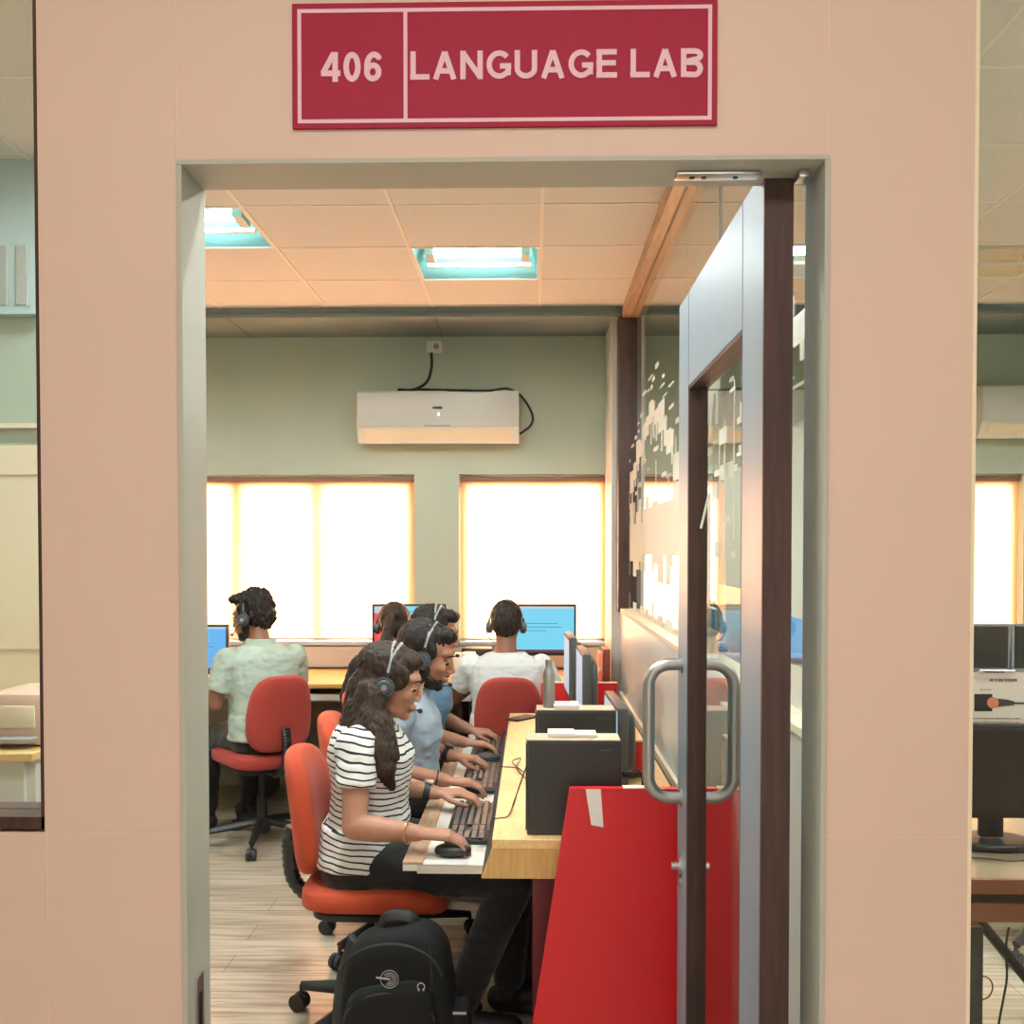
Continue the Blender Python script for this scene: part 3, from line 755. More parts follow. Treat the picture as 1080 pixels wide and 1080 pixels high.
# fix near monitor position from the photograph: top corners at px (657,748) and (640,728)
# keyboards and mice
def make_keyboard():
    t = thing('keyboard', '', 'keyboard')
    MB().box(-.075, .075, -.22, .22, 0, .014, .004).build('base', M['black'], t)
    rows = 6; k1 = MB(); k2 = MB(); k3 = MB()
    for r in range(rows):
        x = .058-r*.0215 - (0 if r == 0 else .004)
        for c_ in range(15): k1.box(x-.0085, x+.0085, .205-c_*.019-.0085, .205-c_*.019+.0080, .014, .021, .002, seg=1)
        for c_ in range(3):
            if r not in (3,): k2.box(x-.0085, x+.0085, -.088-c_*.019-.0085, -.088-c_*.019+.0085, .014, .021, .002, seg=1)
        for c_ in range(4):
            if r > 0: k3.box(x-.0085, x+.0085, -.15-c_*.018-.008, -.15-c_*.018+.008, .014, .021, .002, seg=1)
    km = mat('keycap_grey', C(58, 58, 62), .4)
    k1.build('main_keys', km, t, False); k2.build('arrow_keys', km, t, False); k3.build('number_keys', km, t, False)
    return t
kb = make_keyboard(); kx = xat(499, 3.05)+.0
put(kb, (kx, 3.09, .636)); kb['label'] = 'black keyboard under the left hand of the striped shirt woman'; kb['group'] = 'keyboards on the tray'
clone(kb, (kx+.0, 3.70, .636), 0, 'black keyboard used by the bearded man in grey shirt', 'keyboards on the tray')
clone(kb, (kx, 4.24, .636), 0, 'black keyboard farthest on the tray, under denim sleeves', 'keyboards on the tray')
def make_mouse():
    t = thing('computer_mouse', '', 'mouse')
    MB().sq((0, 0, .016), (.052, .031, .017), .8, .8, lambda p: Vector((p.x, p.y, max(p.z, -.016)))).build('shell', M['black'], t)
    MB().cyl((.03, -.004, .028), (.03, .004, .028), .009, 12).build('scroll_wheel', M['grey'], t)
    return t
mo = put(make_mouse(), (-.225, 2.768, .636)); mo['label'] = 'black mouse under the right hand of the striped shirt woman'; mo['group'] = 'computer mice'
clone(mo, (-.18, 4.02, .636), 0, 'black mouse by the second keyboard', 'computer mice')

# headset cords over the desk edge
c1 = bez([at(556, 806, 2.58), (xat(541, 2.85), 2.85, .76), (xat(545, 3.0), 3.0, .756), (xat(537, 2.78), 2.76, .756), (xat(526, 2.7), 2.72, .757), (XD-.005, 2.74, .75)], 8)
tag(MB().tube(c1, .002, 6).build('audio_lead', mat('brown_cord', C(70, 44, 36), .6)), 'thin dark cord running from near computer case over the desk edge', 'cord')
c1 = bez([(.0, 3.05, .77), (xat(545, 3.3), 3.35, .755), (xat(549, 3.4), 3.5, .758), (xat(540, 3.4), 3.45, .756), (xat(552, 3.4), 3.3, .756), (-.06, 3.36, .756), (XD-.004, 3.4, .75)], 8)
tag(MB().tube(c1, .002, 6).build('audio_lead', M['cable']), 'looped dark cord beside the second computer case', 'cord')
c1 = bez([(xat(658, 2.6), 2.64, .90), (.285, 2.66, .905), (.30, 2.68, .86), (.275, 2.7, .80), (.24, 2.69, .77)], 8)
tag(MB().tube(c1, .004, 6).box(xat(658, 2.6)+.001, xat(658, 2.6)+.03, 2.63, 2.65, .892, .908, .003).build('monitor_cable', M['cable']), 'black cable looping from the right side of the near computer case', 'cable')
c1 = bez([(.30, 3.9, .76), (.34, 3.7, .80), (.36, 3.6, .82), (.33, 3.64, .78), (.34, 3.7, .76)], 8); c2 = bez([(.34, 3.72, .76), (.3, 3.66, .86), (.33, 3.6, .8), (.36, 3.65, .77), (.38, 3.75, .76)], 8)
tag(MB().tube(c1, .005, 6).tube(c2, .004, 6).build('cable_tangle', M['cable']), 'tangle of black cables behind the monitors', 'cable')

# back desk with left wing
bd_ = thing('back_desk', 'honey oak desk running under the back windows', 'desk', (-.7, 5.8, 0))
YD0 = 5.49
MB().box(-2.9, .45, YD0, 6.19, .727, .75, .002).box(-2.9, -1.60, 5.12, YD0, .727, .75, .002).build('tabletop', M['desk2'], bd_, False)
MB().box(-1.58, .44, YD0+.03, YD0+.3, .665, .68).box(-1.58, .44, YD0+.01, YD0+.03, .655, .69).build('keyboard_shelf', M['lowwall'], bd_, False)
for x in (-2.6, -1.62, -.98, -.42, .40): MB().box(x, x+.022, YD0+.06, 6.18, 0, .727).build('support_panel', M['darkwood'], bd_, False)
MB().box(-2.9, .44, 6.1, 6.12, .15, .727).build('modesty_panel', M['lowwall'], bd_, False)
tag(MB().box(-.06, .06, -.008, .008, 0, .012, .003, M=Matrix.Translation((xat(230, 5.3), 5.3, .751)) @ Matrix.Rotation(R(5), 4, 'Z')).build('marker_pen', M['black']), 'black marker pen on the desk beside the mint shirt man', 'pen')
# things on the back desk
x0 = xat(478, 5.75); zt = zat(688, 5.75)
tel = thing('card_terminal', 'boxy cream desk telephone left of the white shirt man', 'telephone', (x0+.07, 5.72, zd))
MB().box(x0+.005, x0+.055, 5.66, 5.76, zd, zt, .012).build('handset', M['cream'], tel)
MB().box(x0+.05, x0+.13, 5.68, 5.8, zd+.08, zt+.0, .01).box(x0+.05, x0+.13, 5.68, 5.82, zd, zd+.02, .006).build('body', M['white'], tel)
MB().box(x0+.075, x0+.12, 5.665, 5.69, zd+.03, zd+.08, .004).build('keypad', M['darkgrey'], tel)
tel.name = 'desk_telephone'
x0 = xat(636, 5.6)
bk = MB().box(x0, x0+.038, 5.55, 5.75, zd, zat(684, 5.6), .003)
bt = thing('box_file', 'brown red box file standing at the right end of the back desk', 'file', (x0+.02, 5.65, zd))
bk.build('cover', mat('maroon_card', C(120, 58, 54), .6), bt); MB().box(x0-.022, x0-.002, 5.56, 5.74, zd, zat(688, 5.6), .002).build('second_cover', mat('salmon_card', C(226, 150, 124), .6), bt)
x0 = xat(606, 5.7); c1 = bez([(x0, 5.7, zd+.16), (x0+.03, 5.68, zd+.1), (x0+.06, 5.66, zd+.13), (x0+.09, 5.66, zd+.02), (x0+.05, 5.64, zd+.01), (x0+.16, 5.66, zd+.01)], 8)
tag(MB().tube(c1, .006, 6).build('cable_tangle', M['cable']), 'black cables hanging on the wall right of the cyan monitor', 'cable')
lf_ = MB(); x0 = xat(630, 5.5)
lf_.prism([(x0-.07, zd), (x0-.02, zd), (x0+.02, zd+.09), (x0-.06, zd+.1)], 'y', 5.5, 5.53)
tag(lf_.build('paper_cup', M['cream']), 'crumpled cream paper wrapper beside the box file', 'paper')
x0 = xat(243, 5.9)
tag(MB().prism([(x0-.02, ZW0+.004), (x0+.12, ZW0+.004), (x0+.03, ZW0+.16), (x0-.01, ZW0+.2)], 'y', 6.17, 6.2).build('paper_stack', M['paper']), 'tilted white papers on the window sill beside blue monitor', 'paper')
tag(MB().box(xat(488, 6.1), xat(520, 6.1), 5.98, 6.12, zd, zat(682, 6.1), .006).build('router_box', M['black']), 'flat black box under the right window behind telephone', 'box')

# ---------------- office chairs (local: sitter faces +x)
def make_chair(up, rot=0, seat_z=.49):
    t = thing('office_chair', '', 'chair')
    MB().sq((0, 0, seat_z-.04), (.225, .22, .042), .45, .5, lambda p: Vector((p.x, p.y, p.z - (max(0, p.x-.12)**2)*2.2 + abs(p.y)**2*.25))).build('seat', up, t)
    MB().sq((0, 0, seat_z-.085), (.19, .18, .014), .3, .4).build('seat_shell', M['black'], t)
    def bf(p):
        x = p.x + (p.y**2)*.9 - (p.z*.13) - (p.z**2)*.35
        return Vector((x, p.y*(1 - .16*max(0, p.z/.2)), p.z))
    MB().sq((-.225, 0, .695), (.045, .17, .19), .55, .62, bf, 36, 24).build('backrest', up, t)
    # ribbed J bracket
    pts = bez([(-.10, 0, seat_z-.095), (-.2, 0, seat_z-.09), (-.27, 0, seat_z-.03), (-.285, 0, seat_z+.07), (-.275, 0, seat_z+.14)], 10)
    rb = MB().tube(pts, [.019 + .003*(i % 2) for i in range(len(pts))], 10, flat=1.5)
    rb.build('back_bracket', M['black'], t)
    MB().cyl((0, 0, .10), (0, 0, seat_z-.09), .016, 16).cyl((0, 0, .09), (0, 0, .25), .027, 16).cyl((0, 0, .06), (0, 0, .12), .04, 18).build('gas_column', M['black'], t)
    MB().tube([(.02, -.02, seat_z-.10), (.03, -.16, seat_z-.10), (.03, -.22, seat_z-.095)], .006, 8).build('height_lever', M['black'], t)
    for k in range(5):
        a = R(rot+72*k); Mx = Matrix.Rotation(a, 4, 'Z')
        ar = MB().tube([(.02, 0, .115), (.15, 0, .10), (.29, 0, .082)], [.02, .018, .012], 8, flat=1.3, M=Mx).build('base_arm', M['black'], t)
        cs = MB()
        cs.cyl((.29, 0, .05), (.29, 0, .085), .007, 8, M=Mx)
        cs.cyl((.298, -.022, .029), (.298, -.004, .029), .028, 18, M=Mx).cyl((.298, .004, .029), (.298, .022, .029), .028, 18, M=Mx)
        cs.sq((.29, 0, .045), (.022, .012, .018), .8, .8, M=Mx)
        cs.build('caster', M['black'], ar)
    return t
G = 'orange office chairs'
ch = make_chair(M['orange'], 160); put(ch, (-.48, 3.07, 0), 0); ch['label'] = 'orange office chair holding the woman in striped shirt'; ch['group'] = G
clone(ch, (-.52, 3.72, 0), R(2), 'orange office chair mostly hidden behind the striped shirt woman, under the bearded man', G)
clone(ch, (-.54, 4.30, 0), R(-4), 'orange office chair under the denim shirt person behind bearded man', G)
ch2 = make_chair(M['redup'], 145); put(ch2, (-1.385, 5.0, 0), R(130)); ch2['label'] = 'red office chair turned away under the mint shirt man'; ch2['group'] = G
clone(ch2, (-.125, 5.02, 0), R(92), 'red office chair with backrest behind the white shirt man', G)
clone(ch2, (-.72, 5.12, 0), R(90), 'red office chair under the girl with the ponytail', G)
clone(ch2, (1.95, 3.75, 0), R(150), 'office chair beyond the right room desk with black base', G)

# ---------------- right room
rd = thing('right_desk', 'brown edged desk seen through the right glazing', 'desk', (1.6, 2.6, 0))
MB().box(.66, 2.6, 2.262, 2.95, .722, .75).build('tabletop', mat('beige_desk_top', C(140, 124, 102), .3), rd, False)
MB().box(.66, 2.6, 2.25, 2.262, .716, .751, .002).build('front_edge', mat('walnut_edge', C(118, 66, 42), .4), rd, False)
MB().box(.8, 2.4, 2.255, 2.27, .650, .694, .002).box(.8, 2.4, 2.27, 2.6, .652, .668).build('keyboard_tray', MATS['walnut_edge'], rd, False)
for x in (.68, 2.55): MB().box(x, x+.025, 2.3, 2.94, 0, .722).build('side_panel', M['midwood'], rd, False)
MB().tube([(1.12, 2.95, .65), (1.62, 2.95, .05)], .016, 8).build('leg_brace', M['black'], rd)
rt = make_case(.19, .4, .61, 'computer_tower'); put(rt, (xat(1033, 2.33)-.075, 2.53, 0)); rt['label'] = 'black computer tower on the floor under the right desk'
m = make_monitor(.42, .235, .075, M['scr_off']); put(m, (1.165, 2.5, .751)); m['label'] = 'large black monitor, switched off, on the right desk'
for nm, x1 in (('left of two dark monitors behind the paper poster', xat(1065.5, 5.6)), ('right of two dark monitors behind the paper poster', xat(1067, 5.6)+.43)):
    m = make_monitor(.43, .27, zat(657, 5.6)-.75-.27, M['scr_off'], bez=mat('backlit_bezel', C(120, 130, 140), .3)); put(m, (x1-.215, 5.6, .75)); m['label'] = nm; m['group'] = 'dark monitors in the right room'  # paler bezel paints the window backlight along the edges
rb_ = thing('far_desk', 'honey oak desk against the back wall of the right room', 'desk', (2.2, 5.8, 0))
MB().box(.7, 4.1, 5.45, 6.19, .727, .749).build('tabletop', M['desk2'], rb_, False)
for x in (.72, 2.2, 4.06): MB().box(x, x+.025, 5.5, 6.18, 0, .727).build('side_panel', M['darkwood'], rb_, False)
# partition-side monitors seen through the door gap
for k, (x, y, lb) in enumerate(((1.15, 5.02, 'blue screen monitor seen in the gap right of the door'),)):
    m = make_monitor(.48, .29, .17, M['scr_blue'], content=ui); put(m, (x, y, .75), R(0)); m['label'] = lb
md = thing('middle_desk', 'pale desk beyond the partition in the right room', 'desk', (1.4, 5.0, 0))
MB().box(.8, 2.0, 4.75, 5.35, .727, .749).build('tabletop', M['desk'], md, False)
for x in (.82, 1.955): MB().box(x, x+.025, 4.8, 5.33, 0, .727).build('side_panel', M['partwhite'], md, False)
# poster sheet on top of the monitor
Yp = 2.515
px0, px1 = xat(1018, Yp), xat(1098, Yp); z0_, z1_ = zat(764, Yp), zat(708, Yp)
ps = thing('paper_notice', 'white printed paper notice standing on top of the large black monitor', 'notice', ((px0+px1)/2, Yp, z0_))
MB().box(px0, px1, Yp, Yp+.0012, z0_, z1_).build('sheet', M['paper'], ps, False)
def pp_(px, py): return (xat(px, Yp), zat(py, Yp))
def rect(a, b, c_, d, m, nm, mi=0):
    (x0, z1), (x1, z0) = pp_(a, b), pp_(c_, d)
    MB().box(x0, x1, Yp-.0008, Yp-.0001, z0, z1).build(nm, m, ps, False)
rect(1029, 730.5, 1048, 748.5, M['black'], 'printed_square')
x_, z_ = pp_(1048.5, 739.5)
MB().cyl((x_, Yp-.0014, z_), (x_, Yp-.0009, z_), .0145, 24).build('printed_disc', mat('print_orange', C(222, 140, 110), .8), ps, False)
MB().prism([pp_(1053, 735), pp_(1063, 736), pp_(1071, 738), pp_(1071, 742), pp_(1062, 743), pp_(1053, 744)], 'y', Yp-.0012, Yp-.0003).build('printed_cone', M['darkgrey'], ps, False)
MB().box(*(pp_(1070, 0)[0], pp_(1096, 0)[0]), Yp-.001, Yp-.0003, pp_(0, 741)[1], pp_(0, 739)[1]).build('printed_cord', M['darkgrey'], ps, False)
tx = MB(); rn = random.Random(3)
for py, a, b, hh in ((714.5, 1045, 1074, 3.2), (725.5, 1035, 1047, .9), (755.5, 1027, 1077, 1.1), (759.5, 1027, 1077, .9)):
    x = a
    while x < b:
        w = rn.uniform(.8, 2.2)
        (xa_, za_), (xb_, zb_) = pp_(x, py), pp_(min(x+w, b), py+hh*rn.uniform(.8, 1))
        tx.box(xa_, xb_, Yp-.0008, Yp-.0001, zb_, za_); x += w+rn.choice((.4, .4, 1.2))
tx.build('printed_text', mat('print_grey', C(120, 104, 108), .8), ps, False)
(xa_, za_), (xb_, zb_) = pp_(1034, 706.5), pp_(1071, 711)
pn = thing('ballpoint_pen', 'blue white pen lying along the top of the paper notice', 'pen', ((xa_+xb_)/2, Yp, za_))
MB().cyl((xa_, Yp-.002, z1_+.004), (xb_, Yp-.002, z1_+.003), .0038, 10).build('barrel', mat('lilac_white_plastic', C(206, 204, 226), .3), pn)
MB().cyl((xa_+.012, Yp-.0045, z1_+.002), (xa_+.06, Yp-.0045, z1_+.0015), .002, 8).build('clip', mat('navy_plastic', C(44, 40, 96), .3), pn)
# cables in right room
tag(MB().tube(bez([(xat(1018, 2.4)-.1, 2.4, .757), (xat(1040, 2.4), 2.39, .756), (xat(1060, 2.4), 2.37, .756), (xat(1095, 2.4), 2.38, .756)], 8), .0022, 6).build('network_cord', M['cable']), 'thin dark cord lying in front of the large black monitor', 'cord')
tag(MB().tube(bez([at(1064, 978, 2.6), at(1061, 1000, 2.6), at(1062, 1030, 2.6), at(1058, 1055, 2.6), at(1053, 1085, 2.6), at(1052, 1130, 2.6)], 8), .003, 6).build('hanging_cord', M['cable']), 'thin black cord hanging below the right desk', 'cord')
tag(MB().tube(bez([at(1034, 1029, 2.5), at(1043, 1032, 2.5), at(1047, 1041, 2.5), at(1043, 1051, 2.5), at(1034, 1055, 2.5)], 8), .0018, 6).build('looped_cord', M['cable']), 'thin looped cord on the side of the floor computer tower', 'cord')

# ================================================================ BACKPACK
BX, BY = xat(418, 2.58), 2.60
bp_ = thing('backpack', 'black backpack with grey round emblem on the floor before the striped woman', 'backpack', (BX, BY, 0))
bm_ = mat('black_nylon', C(19, 19, 20), .8, spec=.25, bump=.2, bump_scale=300, noise_amt=.15, noise_scale=14)
bm2 = mat('black_webbing', C(22, 22, 23), .6)
def bfn(p):
    k = 1 - .20*max(0, (p.z)/.26)**2
    return Vector((p.x*k*(1+.02*math.sin(p.z*40)), p.y*(1-.22*max(0, p.z/.26)**2), p.z + .012*math.sin(p.x*14)))
MB().sq((BX, BY, .25), (.155, .095, .25), .42, .5, bfn, 48, 32).build('main_bag', bm_, bp_)
MB().sq((BX-.01, BY-.085, .20), (.128, .05, .185), .42, .45, bfn, 40, 24).build('front_pocket', bm_, bp_)
MB().sq((BX-.012, BY-.125, .14), (.112, .024, .12), .35, .4, None, 36, 20).build('lower_pocket', bm_, bp_)
def arcp(rx, rz, y, z0, a0=10, a1=170, n=24): return [(BX-.008+rx*math.cos(R(a0+(a1-a0)*i/n)), y, z0+rz*math.sin(R(a0+(a1-a0)*i/n))) for i in range(n+1)]
MB().tube(arcp(.118, .085, BY-.118, .285), .0035, 6).tube(arcp(.135, .10, BY-.088, .385), .0035, 6).build('zip', bm2, bp_)
MB().tube(arcp(.10, .05, BY-.130, .245, 20, 160), .004, 6).build('pocket_seam', bm2, bp_)
MB().tube(bez([(BX-.05, BY+.02, .475), (BX-.03, BY+.01, .517), (BX+.03, BY+.01, .517), (BX+.06, BY+.02, .475)], 8), .010, 8, flat=1.8).build('top_handle', bm2, bp_)
MB().tube(bez([(BX+.05, BY-.03, .485), (BX+.085, BY-.06, .46), (BX+.095, BY-.075, .42), (BX+.10, BY-.085, .36)], 8), .006, 8, flat=2).build('side_strap', bm2, bp_)
MB().tube(bez([(BX-.13, BY+.06, .44), (BX-.17, BY+.09, .3), (BX-.175, BY+.07, .16), (BX-.14, BY+.05, .06)], 8), .012, 8, flat=2).build('shoulder_strap', bm2, bp_)
MB().sq((BX+.165, BY, .20), (.03, .05, .10), .5, .5).build('side_pocket', bm_, bp_)
MB().box(BX+.14, BX+.185, BY-.052, BY-.047, .285, .292, .002).build('buckle', M['grey'], bp_)
ye = BY-.133
lx, lz = at(411, 1032, ye).x, at(411, 1032, ye).z
lm = mat('grey_emblem_print', C(150, 150, 150), .5)
em = MB()
for rr in (.0225, .0165, .012, .0075):
    a0, a1 = (0, 360) if rr > .02 else (-120, 150)
    em.tube([(lx+rr*math.cos(R(a0+(a1-a0)*i/28)), ye-.004, lz+rr*math.sin(R(a0+(a1-a0)*i/28))) for i in range(29)], .0010, 5, cap=False)
for q in range(3): em.tube([(lx-.034+q*.008, ye-.004, lz+.004-q*.001), (lx-.027+q*.008, ye-.0042, lz+.002-q*.001)], .0022, 6)
em.tube([(lx-.032, ye-.004, lz+.004), (lx+.002, ye-.004, lz-.001)], .0022, 6)
em.build('emblem', lm, bp_)
qx, qz = at(444, 1041, ye).x, at(444, 1041, ye).z
MB().tube([(qx+.009*math.cos(R(a)), ye+.002, qz+.009*math.sin(R(a))) for a in range(-60, 250, 20)], .0014, 6).ell((qx-.006, ye+.002, qz-.008), (.003, .002, .004), 8).ell((qx+.006, ye+.002, qz-.008), (.003, .002, .004), 8).build('headphone_emblem', lm, bp_)
MB().tube([(BX-.10, BY-.13, .20), (BX-.085, BY-.135, .205)], .003, 6).build('zip_pull', M['grey'], bp_)

# ================================================================ PEOPLE
def capsule(bm, a, b, ra, rb, n=14):
    a, b = Vector(a), Vector(b); d = b-a; L = d.length
    if L < 1e-6: return
    q = d.to_track_quat('Z', 'Y').to_matrix().to_4x4(); q.translation = a
    prof = []
    for k in range(6): t = -PI/2 + (PI/2)*k/5; prof.append((ra*math.cos(t), ra*math.sin(t)))
    for k in range(6): t = (PI/2)*k/5; prof.append((rb*math.cos(t), L+rb*math.sin(t)))
    rings = [[bm.verts.new(q @ Vector((max(r, .0003)*math.cos(2*PI*i/n), max(r, .0003)*math.sin(2*PI*i/n), z))) for i in range(n)] for r, z in prof]
    for u, v in zip(rings[:-1], rings[1:]):
        for i in range(n): bm.faces.new((u[i], u[(i+1) % n], v[(i+1) % n], v[i]))
    bm.faces.new(list(reversed(rings[0]))); bm.faces.new(rings[-1])
def ellip(bm, c, rad, Mx=None, n=20):
    r = bmesh.ops.create_uvsphere(bm, u_segments=n, v_segments=max(8, n*2//3), radius=1)
    T = Matrix.Translation(Vector(c)) @ Matrix.Diagonal((rad[0], rad[1], rad[2], 1))
    if Mx is not None: T = Mx @ T
    bmesh.ops.transform(bm, matrix=T, verts=r['verts'])
def loft(bm, secs, n=28, p=.85):
    """secs: (center, a fwd, b side, [fwd dir], [side dir])"""
    rings = []
    for s_ in secs:
        c, a, b = Vector(s_[0]), s_[1], s_[2]
        fd = Vector(s_[3]).normalized() if len(s_) > 3 else Vector((1, 0, 0)); sd = Vector(s_[4]).normalized() if len(s_) > 4 else Vector((0, 1, 0))
        ring = []
        for i in range(n):
            t = 2*PI*i/n; cx, sy = math.cos(t), math.sin(t)
            ring.append(bm.verts.new(c + fd*a*math.copysign(abs(cx)**p, cx) + sd*b*math.copysign(abs(sy)**p, sy)))
        rings.append(ring)
    for u, v in zip(rings[:-1], rings[1:]):
        for i in range(n): bm.faces.new((u[i], u[(i+1) % n], v[(i+1) % n], v[i]))
    bm.faces.new(list(reversed(rings[0]))); bm.faces.new(rings[-1])

def organic(name, fn, voxel, m, parent, smooth=4, disp=0, dscale=.02, fac=.5, wrinkle=None):
    bm = bmesh.new(); fn(bm)
    bmesh.ops.recalc_face_normals(bm, faces=bm.faces)
    me = bpy.data.meshes.new(name); bm.to_mesh(me); bm.free()
    o = bpy.data.objects.new(name, me); COL.objects.link(o)
    r = o.modifiers.new('r', 'REMESH'); r.mode = 'VOXEL'; r.voxel_size = voxel
    if smooth:
        sm = o.modifiers.new('s', 'SMOOTH'); sm.factor = fac; sm.iterations = smooth
    dg = bpy.context.evaluated_depsgraph_get(); dg.update()
    me2 = bpy.data.meshes.new_from_object(o.evaluated_get(dg)); bpy.data.objects.remove(o)
    me2.name = name
    if disp or wrinkle:
        me2.update(); nr = [v.normal.copy() for v in me2.vertices]
        for v, nn in zip(me2.vertices, nr):
            if disp:
                v.co += nn*disp*noise.noise(Vector((v.co.x/dscale, v.co.y/dscale, v.co.z/dscale*.35)))
            if wrinkle:
                v.co += nn*wrinkle*abs(noise.turbulence(Vector((v.co.x*9+v.co.z*12, v.co.y*9, v.co.z*14-v.co.x*8)), 3, False))
    for q in (m if isinstance(m, (list, tuple)) else [m]): me2.materials.append(q)
    me2.shade_smooth()
    oo = bpy.data.objects.new(name, me2); COL.objects.link(oo)
    oo.parent = parent; oo.location = -total(parent)
    return oo

skin = {}
def skinm(nm, c):
    m = mat(nm, c, .5, noise_amt=.06, noise_scale=18); m.node_tree.nodes['Principled BSDF'].inputs['Subsurface Weight'].default_value = .08
    m.node_tree.nodes['Principled BSDF'].inputs['Subsurface Radius'].default_value = (.02, .008, .005)
    return m
def hairm(nm, c, c2): return mat(nm, c, .5, spec=.2, col2=c2, noise_scale=24, stretch=(8, 8, .7), bump=.35, bump_scale=60)
HAIR = hairm('dark_brown_hair', C(46, 38, 34), C(24, 20, 18))
HAIRW = hairm('long_brown_hair', C(62, 46, 38), C(34, 25, 21))
EYE = mat('eye_white', C(220, 214, 206), .2); IRIS = mat('dark_iris', C(30, 20, 14), .15)

def hand(bm, wrist, fdir, down, thumb_side, curl=.5, sc=1.0, spread=.10):
    """wrist point, finger direction, palm-facing direction, sideways vector of the thumb"""
    f = Vector(fdir).normalized(); d = Vector(down); d = (d - f*d.dot(f)).normalized(); s_ = Vector(thumb_side); s_ = (s_ - f*s_.dot(f) - d*s_.dot(d)).normalized()
    w = Vector(wrist)
    # palm
    for k, o in enumerate((-.028, -.010, .008, .026)):
        capsule(bm, w + s_*o*.55*sc + f*.004, w + f*.078*sc + s_*o*1.05*sc - d*.002, .0135*sc, .0112*sc, 10)
    ln = (.034, .041, .044, .040); rad = (.0068, .0078, .0082, .0080)
    for k, o in enumerate((-.031, -.0105, .0095, .029)):
        p = w + f*.082*sc + s_*o*sc
        ang = .30 + .12*curl; dirv = f + s_*(o*spread*28*.12)
        for q, (l_, rr) in enumerate(((ln[k], 1), (ln[k]*.66, .92), (ln[k]*.52, .82))):
            dv = (dirv*math.cos(ang) + d*math.sin(ang)).normalized()
            e = p + dv*l_*sc
            capsule(bm, p, e, rad[k]*rr*sc*1.05, rad[k]*rr*.93*sc*1.05, 9)
            p = e; ang += .35 + curl*.55
    # thumb from the side of the palm near its base
    p0 = w + f*.018*sc + s_*.018*sc; p1 = p0 + (f*.62 + s_*.62 + d*.25).normalized()*.042*sc; p2 = p1 + (f*.9 + s_*.22 + d*.25).normalized()*.032*sc; p3 = p2 + (f*.95 - s_*.05 + d*.25).normalized()*.024*sc
    capsule(bm, p0, p1, .0135*sc, .0105*sc, 10); capsule(bm, p1, p2, .0098*sc, .009*sc, 9); capsule(bm, p2, p3, .009*sc, .0075*sc, 9)

def head_prims(bm, H, fem=False, beard=False):
    def e(c, r): ellip(bm, c, r, H)
    def cp(a, b, ra, rb): capsule(bm, H @ Vector(a), H @ Vector(b), ra, rb)
    e((-.014, 0, .036), (.094, .074, .080))
    e((.030, 0, -.02), (.058, .060, .080))
    e((.024, 0, -.072), (.054, .050 if fem else .054, .036))
    e((.066, 0, -.092), (.019, .022, .017))
    e((.062, 0, .03), (.028, .055, .022))
    for s_ in (-1, 1):
        e((.056, s_*.034, -.024), (.028, .024, .022))
        e((.0, s_*.076, -.008), (.019, .007, .030)); e((.004, s_*.079, -.030), (.010, .006, .011))
        e((.097, s_*.010, -.034), (.010, .0075, .0065))
    cp((.084, 0, .018), (.099 if fem else .105, 0, -.026), .0068, .0088 if fem else .010)
    e((.088, 0, -.058), (.010, .022, .0058)); e((.086, 0, -.068), (.010, .019, .0065)); e((.083, 0, -.062), (.010, .028, .014))

